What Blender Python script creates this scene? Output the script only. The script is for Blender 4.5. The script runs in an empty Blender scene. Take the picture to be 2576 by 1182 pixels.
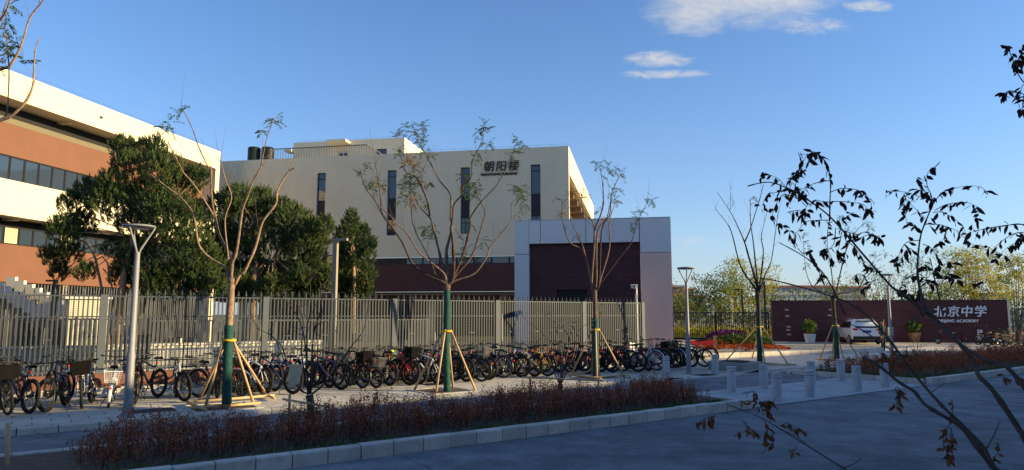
import bpy, math, random
from mathutils import Vector, Matrix
R = math.radians
random.seed(7)
scene = bpy.context.scene
COL = scene.collection

# ------------------------------------------------------------------ camera
CAM_H, PITCH, FPX = 2.1, math.atan(199/1717), 1717.0
cam_d = bpy.data.cameras.new('camera'); cam = bpy.data.objects.new('camera', cam_d); COL.objects.link(cam)
cam_d.sensor_width = 36; cam_d.lens = 36*FPX/2576; cam_d.clip_end = 6000; cam_d.clip_start = 0.05
cam.location = (0, 0, CAM_H); cam.rotation_euler = (R(90)+PITCH, 0, 0)
scene.camera = cam

# ------------------------------------------------------------------ light
SUN_EL, SUN_AZ = R(14.8), R(97.0)          # azimuth clockwise from +Y
sdir = Vector((math.cos(SUN_EL)*math.sin(SUN_AZ), math.cos(SUN_EL)*math.cos(SUN_AZ), math.sin(SUN_EL)))
sun_d = bpy.data.lights.new('sun', 'SUN'); sun = bpy.data.objects.new('sun', sun_d); COL.objects.link(sun)
sun_d.energy = 4.6; sun_d.angle = R(0.5); sun_d.color = (1.0, 0.79, 0.42)
sun.rotation_euler = sdir.to_track_quat('Z', 'Y').to_euler(); sun.location = (40, -10, 40)
scene.view_settings.view_transform = 'Standard'; scene.view_settings.look = 'None'
scene.view_settings.exposure = 1.10; scene.view_settings.gamma = 1
scene.cycles.max_bounces = 6; scene.cycles.transparent_max_bounces = 8
scene.cycles.use_denoising = True

# sky with thin clouds, all in world directions
w = bpy.data.worlds.new('World'); scene.world = w; w.use_nodes = True
nt = w.node_tree; N = nt.nodes; L = nt.links; N.clear()
def wn(t, **kw):
    n = N.new(t)
    for k_, v_ in kw.items(): setattr(n, k_, v_)
    return n
def wm(op, a, b=None, c=None, clamp=False):
    n = N.new('ShaderNodeMath'); n.operation = op; n.use_clamp = clamp
    for i, x in enumerate((a, b, c)):
        if x is None: continue
        if isinstance(x, (int, float)): n.inputs[i].default_value = x
        else: L.new(x, n.inputs[i])
    return n.outputs[0]
sky = wn('ShaderNodeTexSky', sky_type='NISHITA', sun_disc=False, sun_elevation=SUN_EL, sun_rotation=SUN_AZ)
sky.air_density = 1.0; sky.dust_density = 0.5; sky.ozone_density = 5.8; sky.altitude = 50
tc = wn('ShaderNodeTexCoord'); sx = wn('ShaderNodeSeparateXYZ'); L.new(tc.outputs['Generated'], sx.inputs[0])
yy = wm('MAXIMUM', sx.outputs[1], 0.02)
ca = wm('DIVIDE', sx.outputs[0], yy); cb = wm('DIVIDE', sx.outputs[2], yy)
def blob(cx, cz, rx, rz, tilt=0.0):
    dx = wm('SUBTRACT', ca, cx); dz = wm('SUBTRACT', wm('SUBTRACT', cb, cz), wm('MULTIPLY', dx, tilt))
    q = wm('ADD', wm('POWER', wm('ABSOLUTE', wm('DIVIDE', dx, rx)), 2), wm('POWER', wm('ABSOLUTE', wm('DIVIDE', dz, rz)), 2))
    return wm('SUBTRACT', 1.0, q, clamp=True)
def cnoise(sx_, sz_, detail, off, rough=0.6):
    cmb = wn('ShaderNodeCombineXYZ'); L.new(wm('MULTIPLY', ca, sx_), cmb.inputs[0]); L.new(wm('MULTIPLY', cb, sz_), cmb.inputs[1])
    cmb.inputs[2].default_value = off
    n = wn('ShaderNodeTexNoise'); n.inputs['Scale'].default_value = 1; n.inputs['Detail'].default_value = detail
    n.inputs['Roughness'].default_value = rough; n.inputs['Distortion'].default_value = 0.5
    L.new(cmb.outputs[0], n.inputs['Vector']); return n.outputs[0]
def csmooth(x, a, b):
    m = wn('ShaderNodeMapRange', interpolation_type='SMOOTHSTEP'); L.new(x, m.inputs['Value'])
    m.inputs['From Min'].default_value = a; m.inputs['From Max'].default_value = b
    return m.outputs[0]
n1 = cnoise(15, 36, 9, 1.3, .68); n2 = cnoise(28, 70, 9, 4.1, .68)
big = wm('MAXIMUM', blob(0.375, 0.500, 0.215, 0.085, 0.05), wm('MULTIPLY', blob(0.275, 0.455, 0.10, 0.05), 0.8))
den1 = csmooth(wm('ADD', wm('MULTIPLY', big, 0.74), wm('MULTIPLY', n1, 0.72)), 0.58, 1.22)
t2 = wm('ADD', blob(0.545, 0.470, 0.055, 0.016), 0, clamp=True)
mid = wm('MAXIMUM', wm('MAXIMUM', blob(0.232, 0.362, 0.105, 0.011, 0.02), blob(0.222, 0.385, 0.075, 0.02)), wm('MAXIMUM', t2, wm('MULTIPLY', blob(0.45, 0.440, 0.12, 0.026), 0.8)))
den2 = csmooth(wm('ADD', wm('MULTIPLY', mid, 0.55), wm('MULTIPLY', n2, 0.80)), 0.62, 1.12)
low = wm('MAXIMUM', blob(0.262, 0.105, 0.06, 0.022), wm('MULTIPLY', blob(0.13, 0.283, 0.03, 0.008), 0.8))
den3 = wm('MULTIPLY', csmooth(wm('ADD', wm('MULTIPLY', low, 0.4), wm('MULTIPLY', n2, 0.8)), 0.62, 1.05), 0.4)
den = wm('MULTIPLY', wm('MAXIMUM', wm('MAXIMUM', den1, wm('MULTIPLY', den2, 0.85)), den3), csmooth(sx.outputs[1], 0.1, 0.3))
mixc = wn('ShaderNodeMix', data_type='RGBA'); L.new(den, mixc.inputs['Factor']); hz = wn('ShaderNodeMix', data_type='RGBA'); L.new(wm('MULTIPLY', wm('EXPONENT', wm('MULTIPLY', wm('ABSOLUTE', sx.outputs[2]), -6.5)), 0.72), hz.inputs['Factor'])
L.new(sky.outputs[0], hz.inputs['A']); hz.inputs['B'].default_value = (2.5, 2.62, 2.8, 1)       # pale air near the horizon
L.new(hz.outputs['Result'], mixc.inputs['A'])
mixc.inputs['B'].default_value = (3.0, 3.0, 2.95, 1)
bg = wn('ShaderNodeBackground'); bg.inputs['Strength'].default_value = 0.114
L.new(mixc.outputs['Result'], bg.inputs['Color'])
wo = wn('ShaderNodeOutputWorld'); L.new(bg.outputs[0], wo.inputs[0])

# ------------------------------------------------------------------ frames of reference
D = Vector((.8135, .5815, 0)); NN = Vector((-.5815, .8135, 0)); UP = Vector((0, 0, 1))
ST_ANG = math.atan2(.5815, .8135)
def S(s, n, z=0.0): return D*s + NN*n + UP*z             # street frame: along the kerb, across, up
_t = R(10.46); CE = Vector((math.cos(_t), -math.sin(_t), 0)); CK = Vector((math.sin(_t), math.cos(_t), 0))
CA_ANG = -_t
def C(a, b, z=0.0): return CE*a + CK*b + UP*z            # campus frame: along the main facade, depth, up
def ray(u, v):
    a = (u-1288)/FPX; b = (591-v)/FPX
    return Vector((a, math.cos(PITCH)-b*math.sin(PITCH), math.sin(PITCH)+b*math.cos(PITCH)))
def G(u, v, z=0.0):                                      # photo measurement -> point on level ground
    r = ray(u, v); return r*((z-CAM_H)/r.z) + Vector((0, 0, CAM_H))
def PT(u, v, Y):                                         # photo measurement -> point at depth Y
    r = ray(u, v); return r*(Y/r.y) + Vector((0, 0, CAM_H))

# ------------------------------------------------------------------ mesh builder
class MB:
    def __init__(s): s.v = []; s.f = []; s.c = []; s.m = []
    def add(s, vs, fs, tint=0.5, mi=0):
        o = len(s.v); s.v.extend(tuple(x) for x in vs)
        for f in fs: s.f.append(tuple(i+o for i in f)); s.c.append(tint); s.m.append(mi)
        return s
    def box(s, lo, hi, M=None, tint=0.5, mi=0):
        x0, y0, z0 = lo; x1, y1, z1 = hi
        vs = [Vector(p) for p in ((x0,y0,z0),(x1,y0,z0),(x1,y1,z0),(x0,y1,z0),(x0,y0,z1),(x1,y0,z1),(x1,y1,z1),(x0,y1,z1))]
        if M: vs = [M @ p for p in vs]
        return s.add(vs, [(0,3,2,1),(4,5,6,7),(0,1,5,4),(1,2,6,5),(2,3,7,6),(3,0,4,7)], tint, mi)
    def fbox(s, F, lo, hi, tint=0.5, mi=0):              # box in a frame function F(a,b,z)
        x0, y0, z0 = lo; x1, y1, z1 = hi
        vs = [F(*p) for p in ((x0,y0,z0),(x1,y0,z0),(x1,y1,z0),(x0,y1,z0),(x0,y0,z1),(x1,y0,z1),(x1,y1,z1),(x0,y1,z1))]
        return s.add(vs, [(0,3,2,1),(4,5,6,7),(0,1,5,4),(1,2,6,5),(2,3,7,6),(3,0,4,7)], tint, mi)
    def bar(s, p0, p1, w, h, tint=0.5, up=UP):
        p0 = Vector(p0); p1 = Vector(p1); d = (p1-p0).normalized()
        x = d.cross(up)
        if x.length < 1e-4: x = d.cross(Vector((1,0,0)))
        x.normalize(); y = x.cross(d)
        q = [p + x*(a*w/2) + y*(b*h/2) for p in (p0, p1) for a, b in ((-1,-1),(1,-1),(1,1),(-1,1))]
        return s.add(q, [(3,2,1,0),(4,5,6,7),(0,1,5,4),(1,2,6,5),(2,3,7,6),(3,0,4,7)], tint)
    def tube(s, pts, rad, n=6, tint=0.5, cap=True):
        pts = [Vector(p) for p in pts]
        if isinstance(rad, (int, float)): rad = [rad]*len(pts)
        vs = []; fs = []; x = None
        for i, p in enumerate(pts):
            d = (pts[min(i+1, len(pts)-1)] - pts[max(i-1, 0)])
            if d.length < 1e-9: d = Vector((0,0,1))
            d.normalize()
            if x is None:
                x = d.cross(Vector((0,0,1)))
                if x.length < 1e-3: x = d.cross(Vector((1,0,0)))
            x = (x - d*x.dot(d))
            if x.length < 1e-6: x = d.orthogonal()
            x.normalize(); y = d.cross(x)
            for k in range(n):
                a = 2*math.pi*k/n; vs.append(p + x*(math.cos(a)*rad[i]) + y*(math.sin(a)*rad[i]))
        for i in range(len(pts)-1):
            for k in range(n):
                k2 = (k+1) % n; fs.append((i*n+k, i*n+k2, (i+1)*n+k2, (i+1)*n+k))
        if cap: fs.append(tuple(range(n-1, -1, -1))); fs.append(tuple((len(pts)-1)*n+k for k in range(n)))
        return s.add(vs, fs, tint)
    def lathe(s, prof, n=20, o=(0,0,0), tint=0.5, M=None):
        o = Vector(o); vs = []; fs = []
        for r, z in prof:
            for k in range(n):
                a = 2*math.pi*k/n; p = Vector((r*math.cos(a), r*math.sin(a), z))
                vs.append((M @ p if M else p) + o)
        for i in range(len(prof)-1):
            for k in range(n):
                k2 = (k+1) % n; fs.append((i*n+k, i*n+k2, (i+1)*n+k2, (i+1)*n+k))
        fs.append(tuple(range(n-1, -1, -1))); fs.append(tuple((len(prof)-1)*n+k for k in range(n)))
        return s.add(vs, fs, tint)
    def torus(s, c, ax, r, rt, n=24, m=6, tint=0.5):
        c = Vector(c); ax = Vector(ax).normalized(); x = ax.orthogonal().normalized(); y = ax.cross(x); vs = []; fs = []
        for i in range(n):
            a = 2*math.pi*i/n; rd = x*math.cos(a)+y*math.sin(a)
            for j in range(m):
                b = 2*math.pi*j/m; vs.append(c + rd*(r+rt*math.cos(b)) + ax*(rt*math.sin(b)))
        for i in range(n):
            for j in range(m):
                i2 = (i+1) % n; j2 = (j+1) % m; fs.append((i*m+j, i2*m+j, i2*m+j2, i*m+j2))
        return s.add(vs, fs, tint)
    def ball(s, c, r, n=10, m=6, tint=0.5, M=None):
        if isinstance(r, (int, float)): r = (r, r, r)
        prof = []
        vs = []; fs = []; c = Vector(c)
        for i in range(m+1):
            t = math.pi*i/m
            for k in range(n):
                a = 2*math.pi*k/n; p = Vector((r[0]*math.sin(t)*math.cos(a), r[1]*math.sin(t)*math.sin(a), r[2]*math.cos(t)))
                vs.append(c + (M @ p if M else p))
        for i in range(m):
            for k in range(n):
                k2 = (k+1) % n; fs.append((i*n+k, (i+1)*n+k, (i+1)*n+k2, i*n+k2))
        return s.add(vs, fs, tint)
    def prism(s, poly, F0, F1, tint=0.5):                # polygon points mapped to two ends
        n = len(poly); vs = [F0(*p) for p in poly] + [F1(*p) for p in poly]
        fs = [tuple(range(n-1, -1, -1)), tuple(range(n, 2*n))] + [(i, (i+1) % n, n+(i+1) % n, n+i) for i in range(n)]
        return s.add(vs, fs, tint)
    def mesh(s, name, mat, smooth=False):
        me = bpy.data.meshes.new(name); me.from_pydata(s.v, [], s.f)
        for m_ in (mat if isinstance(mat, (list, tuple)) else [mat]): me.materials.append(m_)
        if isinstance(mat, (list, tuple)): me.polygons.foreach_set('material_index', s.m)
        at = me.attributes.new('tint', 'FLOAT', 'FACE'); at.data.foreach_set('value', s.c)
        if smooth:
            me.polygons.foreach_set('use_smooth', [True]*len(s.f))
            if smooth == 'auto': me.set_sharp_from_angle(angle=R(40))
        me.update(); return me
    def build(s, name, mat, parent=None, world=False, smooth=False):
        """link as ONE object; world=True: vertices are world points (parent then is an un-rotated/rotated Empty)"""
        me = s.mesh(name, mat, smooth); o = bpy.data.objects.new(name, me); COL.objects.link(o)
        if parent is not None:
            o.parent = parent
            if world: me.transform(wmat(parent).inverted())
        elif world:
            lo = Vector((min(v[0] for v in s.v), min(v[1] for v in s.v), min(v[2] for v in s.v)))
            hi = Vector((max(v[0] for v in s.v), max(v[1] for v in s.v), max(v[2] for v in s.v)))
            c = Vector(((lo.x+hi.x)/2, (lo.y+hi.y)/2, lo.z)); me.transform(Matrix.Translation(-c)); o.location = c
        return o
def wmat(o):
    m = Matrix.LocRotScale(o.location, o.rotation_euler, o.scale)
    return wmat(o.parent) @ m if o.parent else m
def thing(name, label, cat, loc=(0,0,0), rz=0.0, group=None):
    o = bpy.data.objects.new(name, None); COL.objects.link(o); o.location = loc; o.rotation_euler = (0, 0, rz)
    o.empty_display_size = .2; o['label'] = label; o['category'] = cat
    if group: o['group'] = group
    return o
def tag(o, label, cat, group=None, kind=None):
    o['label'] = label; o['category'] = cat
    if group: o['group'] = group
    if kind: o['kind'] = kind
    return o
def struct(o, label=None):
    o['kind'] = 'structure'
    if label: o['label'] = label
    return o

# ------------------------------------------------------------------ materials
MATS = {}
def mat(name, col, rough=0.8, var=0.12, scale=3.0, metal=0.0, bump=0.0, bscale=40.0, tint=0.0, tcol=None, spec=0.3, coat=0.0, var2=0.0, scale2=0.4, coords='Object'):
    if name in MATS: return MATS[name]
    m = bpy.data.materials.new(name); m.use_nodes = True; MATS[name] = m
    t = m.node_tree; b = t.nodes['Principled BSDF']
    b.inputs['Roughness'].default_value = rough; b.inputs['Metallic'].default_value = metal
    b.inputs['Specular IOR Level'].default_value = spec; b.inputs['Coat Weight'].default_value = coat
    tc_ = t.nodes.new('ShaderNodeTexCoord'); last = None
    rgb = t.nodes.new('ShaderNodeRGB'); rgb.outputs[0].default_value = (*col, 1); last = rgb.outputs[0]
    def mul(fac_out, lo, hi, last):
        mr = t.nodes.new('ShaderNodeMapRange'); t.links.new(fac_out, mr.inputs['Value'])
        mr.inputs['From Min'].default_value = .3; mr.inputs['From Max'].default_value = .7
        mr.inputs['To Min'].default_value = lo; mr.inputs['To Max'].default_value = hi
        mx = t.nodes.new('ShaderNodeMix'); mx.data_type = 'RGBA'; mx.blend_type = 'MULTIPLY'; mx.inputs['Factor'].default_value = 1
        t.links.new(last, mx.inputs['A']); t.links.new(mr.outputs[0], mx.inputs['B']); return mx.outputs['Result']
    if tcol is not None or tint:
        at = t.nodes.new('ShaderNodeAttribute'); at.attribute_name = 'tint'
        if tcol is not None:
            mx = t.nodes.new('ShaderNodeMix'); mx.data_type = 'RGBA'; t.links.new(at.outputs['Fac'], mx.inputs['Factor'])
            t.links.new(last, mx.inputs['A']); mx.inputs['B'].default_value = (*tcol, 1); last = mx.outputs['Result']
        else: last = mul(at.outputs['Fac'], 1-tint, 1+tint, last)
    for va, sc in ((var, scale), (var2, scale2)):
        if va:
            n = t.nodes.new('ShaderNodeTexNoise'); n.inputs['Scale'].default_value = sc; n.inputs['Detail'].default_value = 5
            n.inputs['Roughness'].default_value = .65
            t.links.new(tc_.outputs[coords], n.inputs['Vector']); last = mul(n.outputs[0], 1-va, 1+va, last)
    t.links.new(last, b.inputs['Base Color'])
    if bump:
        n = t.nodes.new('ShaderNodeTexNoise'); n.inputs['Scale'].default_value = bscale; n.inputs['Detail'].default_value = 4
        t.links.new(tc_.outputs[coords], n.inputs['Vector'])
        bp = t.nodes.new('ShaderNodeBump'); bp.inputs['Strength'].default_value = bump; bp.inputs['Distance'].default_value = .02
        t.links.new(n.outputs[0], bp.inputs['Height']); t.links.new(bp.outputs[0], b.inputs['Normal'])
    return m
def leafmat(name, col, tcol, var=0.25, trans=0.25, rough=.6):
    m = mat(name, col, rough, var, 2.0, tcol=tcol, spec=.2)
    b = m.node_tree.nodes['Principled BSDF']; t = m.node_tree
    out = [n for n in t.nodes if n.type == 'OUTPUT_MATERIAL'][0]
    tr = t.nodes.new('ShaderNodeBsdfTranslucent'); src = b.inputs['Base Color'].links[0].from_socket
    t.links.new(src, tr.inputs['Color']); ms = t.nodes.new('ShaderNodeMixShader'); ms.inputs[0].default_value = trans
    t.links.new(b.outputs[0], ms.inputs[1]); t.links.new(tr.outputs[0], ms.inputs[2]); t.links.new(ms.outputs[0], out.inputs[0])
    return m
def brickmat(name, c1, c2, mortar, bw, bh, msize, ang, rough=.85, plane='wall', var=.15, bump=.3):
    """brick / slab pattern laid out in the wall's own plane (ang = heading of the wall) or on the ground"""
    m = bpy.data.materials.new(name); m.use_nodes = True; MATS[name] = m; t = m.node_tree; b = t.nodes['Principled BSDF']
    b.inputs['Roughness'].default_value = rough; b.inputs['Specular IOR Level'].default_value = .25
    geo = t.nodes.new('ShaderNodeNewGeometry'); mp = t.nodes.new('ShaderNodeMapping')
    mp.vector_type = 'POINT'; mp.inputs['Rotation'].default_value = (0, 0, -ang)
    t.links.new(geo.outputs['Position'], mp.inputs['Vector'])
    vec = mp.outputs[0]
    if plane == 'wall':
        sp = t.nodes.new('ShaderNodeSeparateXYZ'); t.links.new(vec, sp.inputs[0]); cb_ = t.nodes.new('ShaderNodeCombineXYZ')
        ad = t.nodes.new('ShaderNodeMath'); ad.operation = 'ADD'; t.links.new(sp.outputs[0], ad.inputs[0]); t.links.new(sp.outputs[1], ad.inputs[1])
        t.links.new(ad.outputs[0], cb_.inputs[0]); t.links.new(sp.outputs[2], cb_.inputs[1]); vec = cb_.outputs[0]
    br = t.nodes.new('ShaderNodeTexBrick'); t.links.new(vec, br.inputs['Vector'])
    br.inputs['Color1'].default_value = (*c1, 1); br.inputs['Color2'].default_value = (*c2, 1); br.inputs['Mortar'].default_value = (*mortar, 1)
    br.inputs['Scale'].default_value = 1; br.inputs['Mortar Size'].default_value = msize; br.inputs['Brick Width'].default_value = bw
    br.inputs['Row Height'].default_value = bh; br.inputs['Mortar Smooth'].default_value = .3; br.inputs['Bias'].default_value = 0
    n = t.nodes.new('ShaderNodeTexNoise'); n.inputs['Scale'].default_value = .7; n.inputs['Detail'].default_value = 8; n.inputs['Roughness'].default_value = .7
    t.links.new(geo.outputs['Position'], n.inputs['Vector'])
    mr = t.nodes.new('ShaderNodeMapRange'); t.links.new(n.outputs[0], mr.inputs['Value']); mr.inputs['From Min'].default_value = .3; mr.inputs['From Max'].default_value = .7
    mr.inputs['To Min'].default_value = 1-var; mr.inputs['To Max'].default_value = 1+var
    mx = t.nodes.new('ShaderNodeMix'); mx.data_type = 'RGBA'; mx.blend_type = 'MULTIPLY'; mx.inputs['Factor'].default_value = 1
    t.links.new(br.outputs['Color'], mx.inputs['A']); t.links.new(mr.outputs[0], mx.inputs['B']); t.links.new(mx.outputs['Result'], b.inputs['Base Color'])
    if bump:
        bp = t.nodes.new('ShaderNodeBump'); bp.inputs['Strength'].default_value = bump; bp.inputs['Distance'].default_value = .01; bp.invert = True
        t.links.new(br.outputs['Fac'], bp.inputs['Height']); t.links.new(bp.outputs[0], b.inputs['Normal'])
    return m
def glassmat(name, col=(.02,.03,.04), rough=.04):
    m = mat(name, col, rough, 0, spec=.9); return m
def text_obj(body, size, M, depth, material, parent, name, offset=0.0, shear=0.0, width=1.0):
    """raised letters: Blender's own font turned into a mesh; M maps text plane to the place"""
    cu = bpy.data.curves.new(name, 'FONT'); cu.body = body; cu.size = size; cu.extrude = depth; cu.offset = offset; cu.shear = shear
    cu.align_x = 'CENTER'; cu.align_y = 'CENTER'; cu.space_character = width
    tmp = bpy.data.objects.new(name, cu); COL.objects.link(tmp)
    dg = bpy.context.evaluated_depsgraph_get(); dg.update()
    me = bpy.data.meshes.new_from_object(tmp.evaluated_get(dg)); bpy.data.objects.remove(tmp); bpy.data.curves.remove(cu)
    me.name = name; me.materials.clear(); me.materials.append(material)
    me.transform(M)
    o = bpy.data.objects.new(name, me); COL.objects.link(o)
    if parent is not None:
        me.transform(wmat(parent).inverted()); o.parent = parent
    return o
# ================================================================== SETTING
M_ASPH = mat('asphalt', (.170,.172,.182), .85, .25, 1.2, bump=.9, bscale=70, var2=.35, scale2=.25)
def _asph_marks():
    """worn pale streaks and patches along the road (wear with a shape of its own)"""
    t = M_ASPH.node_tree; b = t.nodes['Principled BSDF']; src = b.inputs['Base Color'].links[0].from_socket
    g = t.nodes.new('ShaderNodeNewGeometry'); mp = t.nodes.new('ShaderNodeMapping'); t.links.new(g.outputs['Position'], mp.inputs['Vector'])
    mp.inputs['Rotation'].default_value = (0, 0, -ST_ANG); mp.inputs['Scale'].default_value = (.55, 3.2, 1)
    n = t.nodes.new('ShaderNodeTexNoise'); n.inputs['Scale'].default_value = 1; n.inputs['Detail'].default_value = 6; n.inputs['Roughness'].default_value = .75
    t.links.new(mp.outputs[0], n.inputs['Vector'])
    mr = t.nodes.new('ShaderNodeMapRange'); t.links.new(n.outputs[0], mr.inputs['Value'])
    mr.inputs['From Min'].default_value = .54; mr.inputs['From Max'].default_value = .74; mr.inputs['To Max'].default_value = .5
    mx = t.nodes.new('ShaderNodeMix'); mx.data_type = 'RGBA'; t.links.new(mr.outputs[0], mx.inputs['Factor'])
    t.links.new(src, mx.inputs['A']); mx.inputs['B'].default_value = (.27,.265,.26,1); t.links.new(mx.outputs['Result'], b.inputs['Base Color'])
_asph_marks()
def _grain():
    t = M_ASPH.node_tree; b = t.nodes['Principled BSDF']; src = b.inputs['Base Color'].links[0].from_socket
    g = t.nodes.new('ShaderNodeNewGeometry')
    for sc, lo, hi, r0, r1 in ((38, .62, 1.5, .35, .68), (.9, .84, 1.16, .4, .6)):
        n = t.nodes.new('ShaderNodeTexNoise'); n.inputs['Scale'].default_value = sc; n.inputs['Detail'].default_value = 3; n.inputs['Roughness'].default_value = .8
        t.links.new(g.outputs['Position'], n.inputs['Vector']); mr = t.nodes.new('ShaderNodeMapRange'); t.links.new(n.outputs[0], mr.inputs['Value'])
        mr.inputs['From Min'].default_value = r0; mr.inputs['From Max'].default_value = r1; mr.inputs['To Min'].default_value = lo; mr.inputs['To Max'].default_value = hi
        mx = t.nodes.new('ShaderNodeMix'); mx.data_type = 'RGBA'; mx.blend_type = 'MULTIPLY'; mx.inputs['Factor'].default_value = 1
        t.links.new(src, mx.inputs['A']); t.links.new(mr.outputs[0], mx.inputs['B']); src = mx.outputs['Result']
    # tar-sealed cracks
    v = t.nodes.new('ShaderNodeTexVoronoi'); v.feature = 'DISTANCE_TO_EDGE'; v.inputs['Scale'].default_value = .16
    w_ = t.nodes.new('ShaderNodeTexNoise'); w_.inputs['Scale'].default_value = 1.3; w_.inputs['Detail'].default_value = 5; t.links.new(g.outputs['Position'], w_.inputs['Vector'])
    ad = t.nodes.new('ShaderNodeMix'); ad.data_type = 'VECTOR'; ad.inputs['Factor'].default_value = .35; t.links.new(g.outputs['Position'], ad.inputs['A']); t.links.new(w_.outputs['Color'], ad.inputs['B']); t.links.new(ad.outputs['Result'], v.inputs['Vector'])
    mr = t.nodes.new('ShaderNodeMapRange'); t.links.new(v.outputs['Distance'], mr.inputs['Value']); mr.inputs['From Min'].default_value = .0; mr.inputs['From Max'].default_value = .0035; mr.inputs['To Min'].default_value = .6; mr.inputs['To Max'].default_value = 1
    mx = t.nodes.new('ShaderNodeMix'); mx.data_type = 'RGBA'; mx.blend_type = 'MULTIPLY'; mx.inputs['Factor'].default_value = 1
    t.links.new(src, mx.inputs['A']); t.links.new(mr.outputs[0], mx.inputs['B']); t.links.new(mx.outputs['Result'], b.inputs['Base Color'])
_grain()
M_SOIL = mat('soil', (.11,.085,.06), .95, .35, 6, bump=.6, bscale=30)
M_FIELD = mat('field', (.16,.15,.08), .95, .3, .15)
M_PAVE = brickmat('paving_slabs', (.56,.50,.41), (.46,.41,.34), (.17,.155,.13), .6, .4, .012, ST_ANG, plane='ground', var=.22)
M_PAVE2 = brickmat('paving_grey', (.44,.44,.43), (.36,.365,.365), (.15,.15,.15), .3, .3, .008, ST_ANG, plane='ground', var=.2)
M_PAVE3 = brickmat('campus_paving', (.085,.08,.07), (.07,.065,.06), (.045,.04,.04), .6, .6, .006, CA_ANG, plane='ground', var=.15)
M_GRAN = mat('kerb_granite', (.54,.49,.42), .85, .18, 2.5, bump=.3, bscale=60, tint=.10, var2=.12, scale2=12)
M_TACT = brickmat('tactile_tiles', (.50,.36,.12), (.45,.32,.11), (.2,.15,.08), .3, .3, .01, ST_ANG, plane='ground')

def strip(name, quads, m):
    b = MB()
    for q in quads: b.add(q, [(0,1,2,3)])
    return struct(b.build(name, m, world=True))
strip('ground', [[(-3000,-3000,-.06),(3000,-3000,-.06),(3000,3000,-.06),(-3000,3000,-.06)]], M_FIELD)
strip('road', [[S(-70,.9,0), S(160,.9,0), S(160,15.2,0), S(-70,15.2,0)]], M_ASPH)
# near verge on the camera's side
strip('verge', [[S(-70,-5.9,.08), S(160,-5.9,.08), S(160,.75,.08), S(-70,.75,.08)]], M_SOIL)
# far sidewalk, lowered between s 17.5 and 21.6
ZS = .12
def sz(s):
    for a, b, za, zb in ((-99,16.6,ZS,ZS),(16.6,17.8,ZS,.02),(17.8,20.4,.02,.02),(20.4,21.6,.02,ZS),(21.6,999,ZS,ZS)):
        if a <= s <= b: return za+(zb-za)*(s-a)/(b-a)
sb = [-60,16.6,17.8,20.4,21.6,46]
PITS = [3.85, 9.6, 15.7]
strip('sidewalk', [[S(a,15.05,sz(a)), S(b,15.05,sz(b)), S(b,20.4 if b<24 else 19.6,sz(b)), S(a,20.4 if a<24 else 20.4,sz(a))] for a, b in zip(sb, sb[1:])], M_PAVE)
strip('tactile_path', [[S(a,18.5,sz(a)+.004), S(b,18.5,sz(b)+.004), S(b,18.85,sz(b)+.004), S(a,18.85,sz(a)+.004)] for a, b in zip([-60,16.6],[16.6,17.4])], M_TACT)
strip('crossing_pavement', [[S(13.55,9.62,.012), S(22.3,9.62,.012), S(22.3,12.35,.012), S(13.55,12.35,.012)]], M_PAVE2)
# kerbs: rows of stones with open joints
def kerb(name, s0, s1, n0, n1, h, ln, z0=0.0, path=None):
    b = MB(); s = s0; k_ = 0
    while s < s1-.05:
        e_ = min(s+ln*random.uniform(.97,1.03), s1); hh = h+random.uniform(-.006,.006); j = random.uniform(-.006,.006)
        b.add([S(s+.008,n0+j,z0-.04), S(e_-.008,n0+j,z0-.04), S(e_-.008,n1,z0-.04), S(s+.008,n1,z0-.04),
               S(s+.008,n0+j,hh-.02), S(e_-.008,n0+j,hh-.02), S(e_-.008,n1,hh), S(s+.008,n1,hh), S(s+.008,n0+j+.02,hh), S(e_-.008,n0+j+.02,hh)],
              [(0,1,5,4),(4,5,9,8),(8,9,6,7),(1,2,6,9,5),(3,0,4,8,7),(2,3,7,6)], random.random())
        s = e_
    return struct(b.build(name, M_GRAN, world=True))
kerb('kerb', -60, 13.55, 9.62, 9.78, .20, .5)
kerb('kerb', 22.3, 110, 9.62, 9.78, .20, .5)
kerb('kerb', -60, 13.55, 12.2, 12.33, .13, .6)
kerb('kerb', 22.2, 110, 14.2, 14.33, .13, .6)
kerb('kerb', -60, 16.7, 14.92, 15.06, ZS+.006, .62)
kerb('kerb', 21.6, 46, 14.92, 15.06, ZS+.006, .62)
kerb('kerb', -70, 160, .74, .9, .14, .8)
b = MB()
for s, k_ in ((13.42,5),(22.18,9)):                       # end stones of the planting beds
    for q in range(k_): b.fbox(S, (s, 9.80+q*.48, -.03), (s+.13, 9.80+q*.48+.465, .16), random.random())
struct(b.build('kerb', M_GRAN, world=True))
b = MB()
for q in range(5): b.fbox(S, (17.0+q*.9, 14.94, -.03), (17.0+q*.9+.885, 15.05, .035), random.random())
struct(b.build('kerb', M_GRAN, world=True))
# beds
strip('planting_bed', [[S(-60,9.78,.1), S(13.42,9.78,.1), S(13.42,12.2,.1), S(-60,12.2,.1)]], M_SOIL)
strip('planting_bed', [[S(22.31,9.78,.1), S(110,9.78,.1), S(110,14.2,.1), S(22.31,14.2,.1)]], M_SOIL)
# back kerb of the sidewalk by the gate driveway (bends gently)
b = MB(); pp = [(25.2,20.45),(26.0,20.3),(28.0,19.95),(30.5,19.5),(33.0,18.95),(35.6,18.55),(37.5,18.5)]
for (s0, n0), (s1, n1) in zip(pp, pp[1:]):
    k_ = max(1, round((s1-s0)/.6))
    for q in range(k_):
        f0, f1 = q/k_, (q+1)/k_; A = S(s0+(s1-s0)*f0, n0+(n1-n0)*f0, 0); B = S(s0+(s1-s0)*f1, n0+(n1-n0)*f1, 0); d_ = (B-A).normalized()
        b.bar(A+d_*.01+UP*.15, B-d_*.01+UP*.15, .15, .36, random.random())
struct(b.build('kerb', M_GRAN, world=True))
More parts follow.
